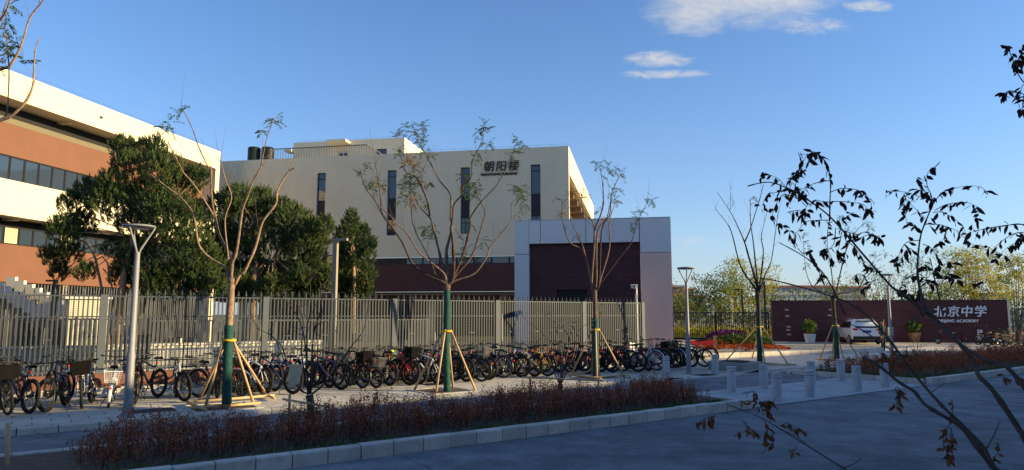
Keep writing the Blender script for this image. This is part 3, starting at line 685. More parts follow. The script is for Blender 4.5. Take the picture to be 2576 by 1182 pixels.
# ================================================================== TREES
rnd = random.Random(11)
M_BARK = mat('bark_young', (.25,.165,.11), .92, .42, 14, bump=.9, bscale=34, tint=.25, spec=.1)
M_BARKM = mat('bark_brown', (.125,.085,.066), .92, .45, 14, bump=.9, bscale=34, tint=.35, spec=.1)
M_BARKS = mat('bark_shade_tone', (.062,.048,.04), .92, .4, 14, bump=.9, bscale=34, tint=.3, spec=.1)  # shade and backlight on the two farthest trees painted as darker bark
M_BARK2 = mat('bark_dark', (.085,.06,.05), .9, .3, 9, bump=.5, bscale=40)
M_BARKF = mat('bark_near', (.085,.066,.055), .85, .4, 14, bump=.6, bscale=60)
M_WRAP = mat('green_wrap', (.013,.066,.050), .8, .2, 6, bump=.8, bscale=25)
M_STAKE = mat('bamboo_stake', (.50,.33,.17), .7, .18, 5)
M_STRAP = mat('yellow_strap', (.75,.42,.02), .6, .1)
M_LEAF = leafmat('locust_leaf', (.045,.085,.02), (.13,.17,.03), .3)
M_LEAFO = leafmat('rust_leaf', (.25,.09,.015), (.32,.22,.03), .3)
M_DRY = leafmat('withered_leaf', (.035,.014,.010), (.06,.03,.016), .3, .12)
M_DRYB = leafmat('brown_leaf', (.15,.055,.022), (.20,.09,.035), .3, .2)

def rv(a=1.0): return Vector((rnd.uniform(-a,a), rnd.uniform(-a,a), rnd.uniform(-a,a)))
def leaf(mb, p, d, ln, wd, tint, up=None):
    """one pointed leaf, folded a little along its rib"""
    d = d.normalized(); s = d.cross(up or (UP+rv(.6)))
    if s.length < 1e-3: s = d.orthogonal()
    s.normalize(); n = s.cross(d); q = p+d*ln*.45
    mb.add([p, q+s*wd*.5+n*wd*.15, p+d*ln-n*ln*.12, q-s*wd*.5+n*wd*.15], [(0,1,2),(0,2,3)], tint)
def frond(mb, p, d, ln, k_, llen, lw, tint, droop=.5):
    """a pinnate leaf: pairs of leaflets along a thin drooping rib"""
    d = d.normalized(); side = d.cross(UP)
    if side.length < .05: side = Vector((1,0,0))
    side.normalize(); q = p.copy(); step = ln/k_; dd = d.copy(); pts = [q.copy()]
    for i in range(k_):
        q = q+dd*step; dd = (dd-UP*droop/k_).normalized(); pts.append(q.copy())
        for sg in (-1, 1): leaf(mb, q, side*sg*.8+dd*.5-UP*.15+rv(.2), llen*rnd.uniform(.8,1.15), lw, min(1,max(0,tint+rnd.uniform(-.2,.2))))
    leaf(mb, q, dd, llen, lw, tint); return pts
def smooth_path(pts, k_=4):
    out = []; n = len(pts)
    for i in range(n-1):
        p0, p1, p2, p3 = pts[max(i-1,0)], pts[i], pts[i+1], pts[min(i+2,n-1)]
        for j in range(k_):
            t = j/k_; out.append(.5*((2*p1)+(p2-p0)*t+(2*p0-5*p1+4*p2-p3)*t*t+(3*p1-p0-3*p2+p3)*t**3))
    return out+[pts[-1]]
def limb(mb, pix, Y, r0, r1, dz, knots=True, ex=.8):
    """branch traced at its own depth; dz = how far it leans towards or away from the viewer"""
    n = len(pix); pts = [PT(u, v, Y+dz*(i/(n-1))**1.2) for i, (u, v) in enumerate(pix)]
    ps = smooth_path(pts); m = len(ps)
    rad = [(r0+(r1-r0)*(i/(m-1))**ex)*rnd.uniform(.9,1.12) for i in range(m)]
    if knots:
        for i in range(3, m-1, 4): rad[i] *= rnd.uniform(1.1, 1.5) if rnd.random() < .5 else 1
    mb.tube(ps, rad, 6, rnd.random()); return ps
def toz(f): return lambda L: [f(x, y) for x, y in L]
z1 = toz(lambda x, y: (x*.5, y*.5)); z3 = toz(lambda x, y: (1288+.5*x, 264+.5*y)); z4 = toz(lambda x, y: (1932+.5*x, 264+.5*y))
z6 = toz(lambda x, y: (644+.5*x, 591+.5*y)); q4 = toz(lambda x, y: (890.8+x*.2568, 290.3+y*.2568)); q5 = toz(lambda x, y: (857.8+x*.2791, 560.9+y*.2791))
q3 = toz(lambda x, y: (461.9+x*.3014, 422.3+y*.3014)); s4 = toz(lambda x, y: (1121.7+x*.2233, 791.8+y*.2233)); s7 = toz(lambda x, y: (2177.5+x*.2791, 659.8+y*.2791))
z8 = toz(lambda x, y: (1932+.5*x, 591+.5*y))

def street_tree(base, trunk, limbs, clusters, label, wrap, r_base, r_top, mats=(None,), stake=None, twig=.006, leafless=False, bark=None):
    """bare pruned locust: trunk, limbs, sparse pinnate leaves, green trunk wrap"""
    g = G(*base, ZS); Y = g.y
    t = thing('street_tree', label, 'tree', g, 0, 'young street trees along the sidewalk')
    mb = MB(); tp = [g+UP*-.05]+[PT(u, v, Y) for u, v in trunk]; ps = smooth_path(tp, 5); m = len(ps)
    mb.tube(ps, [r_base+(r_top-r_base)*i/(m-1)+(r_top*.35*max(0,(i/(m-1)-.8)/.2)) for i in range(m)], 10, .6)
    mb.ball(ps[-1], (r_top*1.5, r_top*1.5, r_top*1.5), 8, 6, .5)
    bark = bark or M_BARK; mb.build('trunk', bark, t, world=True, smooth=True)
    mb = MB(); tips = []
    for L_, r0, r1 in limbs:
        dz = rnd.uniform(-.9,.9); ps2 = limb(mb, L_, Y, r0, r1, dz); tips.append(ps2[-1])
        for _ in range(6):                                # side twigs, finer towards the tip
            i = rnd.randrange(len(ps2)//2, len(ps2)); d = rv(.8)+UP*.8+(ps2[-1]-ps2[0]).normalized()*.5; q_ = rnd.uniform(.6,2.2)
            mb.tube([ps2[i], ps2[i]+d*.1*q_, ps2[i]+d*.2*q_+UP*.05*q_+rv(.02)], [twig*.8, twig*.6, twig*.25], 4, .4)
    mb.build('branches', bark, t, world=True, smooth=True)
    for nm, M_, sel in (('foliage', M_LEAF, 0), ('rust_foliage', M_LEAFO, 1)):
        mb = MB()
        for (u, v, sz_, ty) in clusters:
            if ty != sel: continue
            c = PT(u, v, Y+rnd.uniform(-.5,.5)); near = min(tips, key=lambda p: (p-c).length); 
            if (near-c).length < .5: c.y = near.y
            for _ in range(max(4, int(6.5*sz_))):
                d = rv(1)+UP*.25; d.normalize(); frond(mb, c+rv(.05*sz_), d, rnd.uniform(.14,.26)*sz_**.5, 6, .06, .027, .45, .9)
        if mb.v: mb.build(nm, M_, t, world=True)
    if wrap:
        za, zb = wrap; mb = MB(); pts = []; rr = []
        for i in range(30):
            z_ = za+(zb-za)*i/29; f = max(0, min(1, z_/max(.1, (tp[-1].z-g.z)))); p = g.lerp(tp[-1], f) if len(tp) == 2 else None
            best = min(range(m), key=lambda k_: abs(ps[k_].z-(g.z+z_))); p = ps[best].copy(); p.z = g.z+z_
            pts.append(p); rr.append((r_base+(r_top-r_base)*best/(m-1))*rnd.uniform(1.0,1.2)+.006)
        mb.tube(pts, rr, 10); mb.build('trunk_wrap', M_WRAP, t, world=True, smooth=True)
    return t, g, ps
def tripod(g, Y, top, feet, label, ring=True, frame=None):
    """wooden stakes leaning on the trunk, tied with a yellow strap"""
    t = thing('tree_stakes', label, 'stakes', g, 0, 'stake frames round the street trees')
    tp = PT(*top, Y)
    for (u, v) in feet:
        f = G(u, v, ZS); d = (f-tp); d.z = 0; d.normalize()
        mb = MB(); mb.tube([f-UP*.03, tp+d*.1+UP*.04], [.03,.024], 7, rnd.random()); mb.build('stake', M_STAKE, t, world=True, smooth=True)
    mb = MB(); mb.torus(tp, (0,0,1), .115, .028, 16, 6); mb.build('strap', M_STRAP, t, world=True, smooth=True)
    for f0, f1 in frame or []:
        a, b_ = G(*f0, ZS), G(*f1, ZS); mb = MB(); mb.tube([a+UP*.07, b_+UP*.07], .03, 7, rnd.random()); mb.build('ground_bar', M_STAKE, t, world=True, smooth=True)
    return t
TR = .035
# --- tree 1
L1 = [(q3([(415,950),(430,970),(470,890),(510,860),(600,660),(660,450),(770,300),(780,200),(860,50)])+[(745,421)], 0.0360,0.0153),
      (q3([(400,930),(405,800),(440,700),(470,500),(490,350),(540,220),(580,110),(640,0)])+[(662,390),(672,345),(690,295)], 0.0396,0.0059),
      (q3([(400,930),(400,810),(370,700),(300,560),(265,420),(235,250),(228,0)])+[(530,432),(500,370),(485,325),(465,285),(455,270)], 0.0396,0.0068),
      (q3([(265,420),(180,280),(80,130),(0,40)])+[(450,410),(425,360),(424,325)], 0.0216,0.0051),
      (q3([(385,930),(370,890),(345,830),(220,750),(130,650),(100,480),(75,370),(0,270)])+[(440,485),(372,434)], 0.0324,0.0119),
      (q3([(375,760),(370,720),(345,430),(400,250),(350,100),(325,0)])+[(558,412),(549,402)], 0.0216,0.0051)]
C1 = [(690,300,1,0),(660,325,.7,0),(655,335,.6,0),(700,315,.6,0),(457,275,.8,0),(465,295,.7,0),(426,310,.8,0),(428,325,.7,0),(430,335,.5,0)]
street_tree((570,1030), [(574,860),(580,760),(583,706)], L1, C1, 'bare pale-trunked street tree left of centre, wrapped only half way up', (.12,1.75), .088, .062)
g1 = G(570,1030,ZS)
tripod(g1, g1.y, (577,856), [(521,1030),(573-52,1000),(668,986),(662,994),(578,1036)][:0]+[(513,1032),(497,1012),(671,990),(640,1018)], 'square stake frame on ground bars round the pale-barked tree', True,
       [((470,1020),(690,1002)),((470,1020),(518,1040)),((480,1036),(655,1022)),((640,985),(690,1010))])
# --- tree 2
L2 = [(q5([(945,560),(905,525),(740,450),(640,360),(550,170),(430,0)])+q4([(330,1040),(280,970),(180,800),(105,700),(55,520)]), .05,.007),
      (q4([(265,950),(260,820),(235,640),(205,450)]), .018,.005),
      (q5([(945,540),(930,460),(840,380),(700,260),(600,100),(490,0)])+q4([(370,1000),(250,880),(220,750)]), .035,.006),
      (q5([(900,530),(855,480),(810,350),(740,210),(690,120),(645,0)])+q4([(565,1000),(550,700),(550,620)]), .028,.005),
      (q5([(950,560),(930,450),(880,240),(820,0)])+q4([(740,1000),(640,890),(580,760),(550,650)]), .045,.006),
      (q4([(740,985),(720,850),(660,700),(600,600),(510,560),(490,480),(520,390),(460,250)]), .028,.005),
      (q4([(675,740),(655,580),(705,480),(735,380)]), .016,.004),
      (q5([(955,560),(960,455),(950,260),(985,110),(1000,0)])+q4([(945,1000),(945,780),(840,640),(730,430),(660,320),(600,220)]), .055,.007),
      (q5([(960,560),(1015,480),(1010,200),(990,60)])+q4([(960,1040),(975,880),(1050,780),(1075,670),(1140,620),(1160,450),(1230,300),(1275,180)]), .045,.006),
      (q5([(1015,480),(1100,280),(1150,100),(1165,0)])+q4([(1140,1000),(1240,850),(1390,690),(1480,530),(1570,340)]), .04,.007),
      (q5([(980,550),(1020,490),(1170,310),(1230,150),(1275,0)])+q4([(1280,940),(1210,790),(1150,650)]), .035,.005),
      (q5([(970,560),(1025,520),(1210,450),(1320,290),(1350,210),(1520,0)])+q4([(1545,980),(1545,860),(1610,800)]), .035,.006)]
C2 = [(*q4([(x,y)])[0], s_, ty) for x, y, s_, ty in ((430,200,1.3,0),(520,120,1.2,0),(580,130,1.3,0),(610,170,1.2,0),(650,100,1.2,0),(690,110,.8,0),(650,260,1.4,0),(640,230,1,0),(680,340,.9,0),(740,370,.9,0),
      (1265,110,1.4,0),(1220,150,1,0),(1310,140,.9,0),(1300,290,1,0),(1350,290,.7,0),(1600,250,1.3,0),(1640,280,.8,0),(1600,380,1,0),(1550,400,.8,0),(1230,380,.7,0),(1180,410,.8,0),(430,330,1,0),(450,390,.7,0),
      (510,440,1.1,1),(500,480,.8,1),(560,430,.6,1),(590,510,1.5,1),(620,500,.8,1),(520,600,1.2,0),(560,590,1.2,0),(470,610,.9,0),(480,660,1,0),(560,700,1.3,0),(600,740,1.2,0),(480,730,1.1,0),(520,790,.9,0),(450,820,.9,0),(570,830,1.5,1),(570,870,1,1),(690,660,.7,1),
      (1080,600,1.2,0),(1110,570,.9,0),(1100,700,1.2,0),(1090,750,1,0),(1180,740,1.4,0),(1200,640,.9,0),(1150,780,1,0),(1210,750,1,0),(1620,690,1.6,0),(1640,740,1.5,0),(1600,720,1.2,0),(1650,800,1.3,0),(1660,860,1,0),(150,650,1.2,0),(220,640,1.1,0),(230,690,1,1),(290,700,.8,0),(185,730,.8,0),(110,490,.9,0),(40,550,.6,0),(740,1110,1.2,0),(700,1110,.9,0),(680,870,.6,0),(1150,1060,.6,0),(1600,970,.8,0),(740,660,.6,0))]
C2 += [(*q5([(x,y)])[0], s_, 0) for x, y, s_ in ((770,60,1.2),(790,140,1.2),(840,70,.9),(1060,130,.7),(1130,230,.8),(1150,290,1.2),(1280,170,1.2),(1090,290,.8))]
street_tree((1125,985), [(1123,860),(1125,760),(1124,722)], L2, C2, 'widest street tree in the middle, wrapped in green right up to its fork', (0,2.75), .084, .07, bark=M_BARKM)
g2 = G(1125,985,ZS)
tripod(g2, g2.y, (1124,833), [(1040,983),(1096,992),(1198,983),(1140,976)], 'four bare stakes without ground bars round the middle street tree')
# --- tree 3
L3 = [(z3([(412,930),(400,900),(360,740),(290,690),(255,580),(250,500),(255,470)]), .04,.006),
      (z3([(410,930),(395,880),(350,690),(300,590),(290,480)]), .045,.006),
      (z3([(415,930),(400,900),(415,620),(360,540),(350,460)]), .05,.006),
      (z3([(415,630),(450,540),(460,480),(455,380),(440,320)]), .035,.006),
      (z3([(420,930),(425,870),(430,640),(490,560),(500,450),(535,370),(560,345)]), .045,.006),
      (z3([(425,930),(440,880),(450,640),(480,560),(500,470)]), .04,.01),
      (z3([(425,930),(440,890),(490,720),(490,590),(520,490)]), .045,.006),
      (z3([(425,940),(445,900),(540,770),(600,690),(630,590),(665,520),(685,490)]), .025,.005)]
C3 = [(*z3([(x,y)])[0], s_, ty) for x, y, s_, ty in ((425,300,1.2,0),(440,290,1,0),(480,310,1.2,0),(510,330,1.2,0),(545,345,1.1,0),(470,375,.9,0),(540,420,1,0),(505,440,1.1,0),(510,480,1.1,0),(525,490,.9,1),(685,490,1.3,0),(700,485,.9,0),(650,540,1.2,0),(630,560,1,0),(615,590,.9,0),(620,615,.8,0),
      (285,455,1.2,1),(245,480,1.1,1),(250,545,1.1,1),(350,455,1.3,1),(375,460,1,1),(430,535,.9,0),(450,590,1,1),(320,660,.9,1),(500,350,.8,0))]
street_tree((1500,950), [(1498,860),(1497,780),(1495,731)], L3, C3, 'slim street tree before the gatehouse, its crown showing rusty leaf tufts', (0,1.85), .095, .066, bark=M_BARKM)
g3 = G(1500,950,ZS)
tripod(g3, g3.y, (1498,829), [(1435,947),(1502,956),(1572,948),(1488,944)], 'low stake frame round the tree before the gatehouse', True, [((1425,946),(1512,958)),((1490,955),(1582,948)),((1425,946),(1490,940))])
# --- tree 4
L4 = [(z3([(1240,950),(1215,910),(1150,810),(1110,660),(1085,600),(1020,520)]), .05,.007),
      (z3([(1240,950),(1230,900),(1190,760),(1170,690),(1140,620),(1100,540),(1030,435)]), .055,.007),
      (z3([(1095,530),(1120,490)]), .012,.005),(z3([(1095,535),(1098,500),(1100,425)]), .012,.005),
      (z3([(1170,690),(1200,620),(1250,460),(1265,400)]), .035,.006),(z3([(1240,940),(1215,700),(1200,590),(1200,480)]), .04,.006),
      (z3([(1242,940),(1265,750),(1255,660),(1285,530)]), .04,.006),([(1909,740),(1925,690),(1940,656),(1951,581),(1958,530)], 0.0360,0.0059)]
street_tree((1912,915), [(1910,850),(1908,780),(1906,742)], L4, [(1890,498,.8,0),(1895,512,.7,0)], 'nearly leafless dark street tree right of the second lamp, beside the flower bed', (0,1.6), .1, .075, bark=M_BARKS)
g4 = G(1912,915,ZS)
tripod(g4, g4.y, (1911,822), [(1822,910),(1892,900),(1925,920),(1985,918)], 'stakes round the leafless tree beside the flower bed', True, [((1925,922),(2003,922))])
# --- tree 5
L5 = [(z4([(325,965),(340,950),(390,740),(440,640),(490,590)]), .05,.006),(z4([(327,960),(330,940),(310,780),(270,650)]), .04,.006),
      (z4([(325,965),(320,950),(230,920),(190,830),(180,700)]), .035,.006),(z4([(330,965),(350,950),(450,930),(490,850),(540,770)]), .05,.006)]
C5 = [(*z4([(x,y)])[0], s_, 0) for x, y, s_ in ((370,560,1.3),(390,590,1.2),(500,590,1.2),(520,620,1.3),(540,650,1.2),(180,660,1.1),(180,690,1),(200,720,1),(560,750,1.3),(590,745,1),(540,790,1.1),(200,810,1.1),(400,630,1.1),(430,640,.9))]
street_tree((2105,907), [(2103,850),(2098,790),(2095,750)], L5, C5, 'street tree farthest along the row, in front of the white parked car', (0,1.6), .1, .075, bark=M_BARKS)
g5 = G(2105,907,ZS)
tripod(g5, g5.y, (2102,819), [(2060,905),(2095,906),(2132,906),(2168,903)][:0]+[(2060,906),(2092,901),(2121,900),(2164,904)], 'stakes round the farthest tree of the row, before the white car', True, [((2055,907),(2110,909)),((2128,908),(2172,907))])
# --- tree 0, standing just outside the left edge
L0 = [([(-270,560),(-150,420),(-60,330)]+z1([(0,605),(60,580),(130,510),(165,430),(172,330),(180,240),(200,190)]), .05,.005),
      ([(-270,560),(-160,330),(-70,220)]+z1([(0,350),(50,330),(110,220),(150,90),(220,0),(250,-60)]), .045,.008),
      (z1([(10,595),(30,580),(40,500),(45,350),(30,150),(10,90),(45,-20)]), .016,.006),
      ([(-270,540),(-150,200),(-60,100)]+z1([(0,100),(40,30),(60,-60)]), .04,.008)]
C0 = [(*z1([(x,y)])[0], s_, 0) for x, y, s_ in ((20,10,1),(35,120,1.1),(10,185,.9),(80,210,.9),(35,270,1.1),(10,245,.8),(60,30,.7),(165,320,.8),(60,275,.8),(10,330,.7),(45,240,.6))]
street_tree((-283,1085), [(-280,900),(-275,700),(-270,560)], L0, C0, 'branches of a street tree whose trunk stands just beyond the left edge', (0,2.4), .105, .08)

# --- bare shrubs in the planting beds
def shrub(base, trunk, limbs, label, wrapz, Yb=None, rb=.055):
    g = G(*base, .1); Y = g.y; t = thing('multi_stem_shrub', label, 'shrub', g, 0, 'bare many-stemmed shrubs in the planting beds')
    mb = MB(); ps = smooth_path([g-UP*.03]+[PT(u,v,Y) for u, v in trunk]); m = len(ps); mb.tube(ps, [rb]*m, 8, .4); mb.build('trunk', M_BARK2, t, world=True, smooth=True)
    mb = MB()
    for L_ in limbs:
        p2 = limb(mb, L_, Y, .018, .003, rnd.uniform(-.5,.5))
        for _ in range(3):
            i = rnd.randrange(len(p2)//3, len(p2)); d = rv(1)+UP*.5; mb.tube([p2[i], p2[i]+d*.15, p2[i]+d*.3+UP*.1], [.006,.005,.002], 4)
    mb.build('stems', M_BARK2, t, world=True, smooth=True)
    mb = MB(); k_ = [p for p in ps if p.z-g.z < wrapz]; mb.tube(k_, [rb*1.18*rnd.uniform(.97,1.06) for _ in k_], 8); mb.build('trunk_wrap', M_WRAP, t, world=True, smooth=True)
    return g
sg1 = shrub((775,1095), z6([(272,960),(275,860),(268,805)]), [z6(x) for x in ([(265,800),(215,770),(150,650),(90,520),(0,470)],[(150,640),(130,560),(60,490)],[(262,800),(255,500),(270,400),(275,250)],[(275,800),(290,500),(330,420),(325,240)],
      [(280,800),(350,740),(480,560),(540,480),(560,370)],[(265,790),(240,500),(170,350),(90,300)],[(270,790),(285,560),(300,450),(345,370)],[(262,790),(230,600),(235,420),(200,330)],[(270,800),(310,640),(300,480)])],
      'dark bare shrub at left of centre with a kraft paper bag hanging in it', .75)
sg2 = shrub((1408,1004), s4([(1293,900),(1292,840),(1290,780)]), [s4(x) for x in ([(1285,790),(1220,650),(1170,520),(1080,340),(990,310),(800,290),(750,270)],[(1285,780),(1250,600),(1190,350),(1130,240),(930,80),(850,0)],[(1290,780),(1290,500),(1250,200),(1215,40)],
      [(1295,780),(1350,500),(1390,270),(1300,150),(1110,10)],[(1300,770),(1430,480),(1500,180),(1690,50),(1760,0)],[(1390,270),(1440,130),(1480,20)],[(1290,780),(1320,560),(1280,330)])],
      'dark bare shrub right of the middle street tree', .55, None, .05)
sg3 = shrub((2303,918), s7([(455,890),(455,830)]), [s7(x) for x in ([(450,835),(425,790),(395,740)],[(452,835),(430,740),(420,690)],[(458,835),(470,740),(460,690)],[(460,835),(485,790),(510,730)])], 'short cut-back shrub in the far right planting bed', .3, None, .06)
def brace(pts_posts, bar, label, z0=.1):
    t = thing('shrub_brace', label, 'stakes', S(0,0,0), 0, 'wooden braces beside the bare shrubs'); first = True
    for (s_, n_, h) in pts_posts:
        if first: t.location = S(s_, n_, z0); first = False
        mb = MB(); mb.tube([S(s_,n_,z0-.05), S(s_,n_,h)], .022, 7, rnd.random()); mb.build('post', M_STAKE, t, world=True, smooth=True)
    mb = MB(); mb.tube([S(*bar[0]), S(*bar[1])], .02, 7, .5); mb.build('cross_bar', M_STAKE, t, world=True, smooth=True)
def sn(p): return p.dot(D), p.dot(NN)
s_, n_ = sn(sg1); brace([(s_+.12,n_-.42,.66),(s_-.2,n_+.4,.75)], ((s_-.28,n_+.5,.66),(s_+.16,n_-.5,.6)), 'wooden brace beside the shrub with the paper bag')
s_, n_ = sn(sg2); brace([(s_+.55,n_-.75,.62),(s_-.5,n_+.5,.62)], ((s_-.65,n_+.62,.6),(s_+.62,n_-.85,.56)), 'wooden brace beside the shrub right of the middle tree')
s_, n_ = sn(sg3); brace([(s_+.5,n_-.5,.62),(s_-.8,n_+.4,.62)], ((s_-1.1,n_+.55,.62),(s_+.6,n_-.6,.6)), 'wooden brace beside the cut-back shrub at right')
b0 = G(18,1180,.05); mb = MB(); mb.tube([b0, b0+Vector((-.22,.25,.55))], .032, 7); tag(mb.build('leaning_stake', M_STAKE, None, world=True, smooth=True), 'short leaning wooden stake at the bottom left corner', 'stake')
# paper bag in the first shrub
p = PT(739,942,sg1.y-.25); mb = MB(); A = Matrix.Translation(p) @ Matrix.Rotation(R(14),4,'Y')
mb.prism([(-.1,.15),(.1,.19),(.12,-.12),(.03,-.2),(-.07,-.13)], lambda x,z: A @ Vector((x,-.02,z)), lambda x,z: A @ Vector((x,.02,z)))
tag(mb.build('paper_bag', mat('kraft_paper', (.74,.54,.32), .85, .2, 9, bump=.6, bscale=12), None, world=True), 'creased kraft paper bag hanging in the bare shrub', 'bag')

# --- hedges of small dark red shrubs
M_TWIGL = None
M_HEDGE = leafmat('hedge_leaf', (.22,.066,.032), (.44,.14,.065), .35, .2)
M_TWIG = mat('hedge_twig', (.09,.05,.04), .9, .2)
def hedge(name, label, s0, s1, n0, n1, h, dens, lsz, edge=None):
    mb = MB(); tw = MB(); area = (s1-s0)*(n1-n0); k_ = int(area*dens)
    for _ in range(k_):
        s_ = rnd.uniform(s0,s1); n_ = rnd.uniform(n0,n1)
        hh = h*(0.72+.3*math.sin(s_*1.7+1.3*math.sin(n_*2))*.5+.28*rnd.random()+.14*math.sin(s_*5.1))
        e_ = min(1,(s_-s0)/.7,(s1-s_)/.7); hh *= .55+.45*max(0,e_)
        p = S(s_,n_,.1); d = UP+rv(.28); d.z = abs(d.z); q = p+d*hh
        tw.tube([p,(p+q)/2+rv(.03),q],[.006,.005,.002],3,.5,False)
        tn = .25+.4*rnd.random()
        for i in range(int(44*hh/.6)):
            f = rnd.uniform(.12,1.03)**.75; c = p.lerp(q,f)+rv(.085*(1.1-f*.5))
            leaf(mb, c, rv(1)+UP*.7, lsz*rnd.uniform(.7,1.3), lsz*.55, min(1,tn+rnd.uniform(-.25,.35)))
    t = tag(mb.build(name, M_HEDGE, None, world=True), label, 'hedge', None, 'stuff')
    tg = tw.mesh('hedge_twigs', M_TWIG); tg.transform(Matrix.Translation(-t.location)); o = bpy.data.objects.new('twigs', tg); COL.objects.link(o); o.parent = t; o['kind'] = 'stuff'
hedge('red_hedge', 'low hedge of dark red leaves in the long bed before the bicycles', .75, 13.1, 10.35, 11.9, .47, 66, .042)
hedge('red_hedge', 'low hedge of dark red leaves in the bed at the far right', 22.9, 44, 10.5, 13.6, .46, 24, .058)
M_GRASS = leafmat('grass_blade', (.035,.075,.015), (.09,.13,.03), .3, .2)
def grass(name, label, spots, k_, h):
    mb = MB()
    for (s0,s1,n0,n1) in spots:
        for _ in range(k_):
            p = S(rnd.uniform(s0,s1), rnd.uniform(n0,n1), .1); cl = rnd.random()
            for _ in range(4):
                d = UP+rv(.7); d.z = abs(d.z)+.3; d.normalize(); q = p+rv(.04)*Vector((1,1,0)); sd = d.cross(UP).normalized()*.006
                ln = h*rnd.uniform(.5,1.2); mb.add([q-sd,q+sd,q+d*ln*.6+sd*.6-UP*.01,q+d*ln-UP*ln*.25],[(0,1,2),(0,2,3)],cl)
    tag(mb.build(name, M_GRASS, None, world=True), label, 'grass', None, 'stuff')
grass('grass', 'tufts of green grass along the foot of the long hedge', [(1,5,9.82,10.5),(5,9,9.82,10.3),(9,13.2,9.82,10.45),(10,13.3,9.82,10.3)], 230, .13)
grass('grass', 'green grass along the edge of the far right bed', [(22.4,23.4,9.85,14.0),(23,30,9.85,10.6),(30,40,9.85,10.5)], 420, .15)
# ================================================================== JUNIPERS, BACKGROUND TREES, NEAR TREE
M_JUN = leafmat('juniper_spray', (.022,.048,.017), (.095,.122,.036), .3, .16)
M_JUNB = mat('juniper_bark', (.30,.20,.13), .9, .3, 7, bump=.7, bscale=30)
def juniper(label, Y, lobes, trunks, tints=(.15,.8), dens=1.0, spread=.9):
    base = PT(*trunks[0][0], Y); base.z = 0
    t = thing('juniper_tree', label, 'tree', base, 0, 'junipers behind the fence')
    mb = MB()
    for tr in trunks:
        pts = [PT(u, v, Y+rnd.uniform(-.1,.1)) for u, v in tr[:-1]]; pts[0].z = 0; r0 = tr[-1]
        ps = smooth_path(pts); mb.tube(ps, [r0*(1-.6*i/len(ps)) for i in range(len(ps))], 8, .5)
    mb.build('trunk', M_JUNB, t, world=True, smooth=True)
    mb = MB(); bm = MB(); c0 = sum(((PT(u,v,Y)) for u,v,_ in lobes), Vector())/len(lobes)
    for (u, v, r) in lobes:
        rr = r/FPX*Y; c = PT(u, v, Y+rnd.uniform(-spread,spread)); lt = rnd.uniform(*tints)
        bm.tube([c0.lerp(c,.25), c0.lerp(c,.65)+rv(.1), c], [.024,.018,.008], 5)
        rr *= .92; k_ = int(360*dens*(rr/.75)**2)+36
        for _ in range(k_):
            d = rv(1)
            while d.length > 1 or d.length < .1: d = rv(1)
            d.normalize(); d = (d+UP*.25).normalized(); p = c+Vector((d.x,d.y,d.z*.95))*rr*(rnd.uniform(.72,1.0) if rnd.random() < .75 else rnd.uniform(.2,.7))
            ax = (d*.45+UP*.85+rv(.3)).normalized(); s = ax.orthogonal().normalized(); n = ax.cross(s); tl = rnd.uniform(.15,.33); tt = lt+rnd.uniform(-.3,.3)
            for j in range(15):
                a = j*2.4; f = j/15; q = p+ax*tl*f*.85; dd = (ax*(.9+.7*f)+(s*math.cos(a)+n*math.sin(a))*(.7-.45*f)+rv(.15)).normalized(); ln = tl*(.5-.22*f)
                w_ = dd.cross(rv(1)).normalized()*ln*.13
                mb.add([q-w_*.6, q+w_*.6, q+dd*ln*.7+w_*.7, q+dd*ln, q+dd*ln*.6-w_*.8], [(0,1,2,3,4)], min(1,max(0,tt-.1+rnd.uniform(-.12,.12)+.38*f)))
    bm.build('branches', M_JUNB, t, world=True, smooth=True); mb.build('foliage', M_JUN, t, world=True)
    return t
juniper('largest dark juniper with broad uneven crown hiding part of the left building', 25.5,
  [(310,378,36),(385,372,34),(330,425,48),(410,435,58),(285,462,36),(232,490,44),(185,520,38),(280,520,62),(370,505,62),(455,470,52),(495,450,30),(160,585,42),(200,570,40),(128,650,30),(175,640,34),(150,690,26),(430,545,66),(345,575,55),(480,550,55),(410,625,66),(490,640,60),(350,650,55),(440,700,50),(380,705,45),(300,700,30),(500,710,45),(215,690,26),(280,630,26),(340,722,30),(390,735,32),(440,735,34),(495,735,32),(540,725,34),(320,670,34)],
  [[(300,790),(310,700),(330,620),(345,520),.13],[(330,760),(390,650),(420,520),.1],[(300,740),(240,650),(190,600),.06],[(320,700),(270,660),(220,680),.04]])
juniper('broad juniper with drooping olive sprays and a sunlit trunk, between the bare street trees', 27,
  [(600,500,38),(560,525,40),(655,510,40),(620,555,58),(700,535,42),(740,560,48),(780,590,44),(820,570,24),(800,610,34),(680,610,66),(755,630,58),(790,660,40),(600,630,58),(555,600,48),(640,690,46),(555,690,50),(720,690,40),(690,722,30),(755,700,30),(600,720,40),(530,660,40),(820,690,22),(815,720,24),(570,735,32),(620,735,34),(660,740,30),(720,735,32),(775,735,30)],
  [[(640,800),(637,700),(645,600),(640,540),.19],[(645,690),(700,620),(740,580),.07],[(640,680),(600,610),.06]], (.3,.95))
juniper('narrow upright juniper tapering to a point, standing by the tan lamp post', 28.5,
  [(884,545,13),(882,566,22),(866,592,24),(905,588,26),(888,620,36),(862,618,20),(922,620,24),(915,655,32),(872,655,32),(890,690,44),(925,695,22),(866,712,28),(905,728,36),(880,745,34),(922,735,18)],
  [[(890,800),(890,700),(886,590),.12]], (.1,.55))
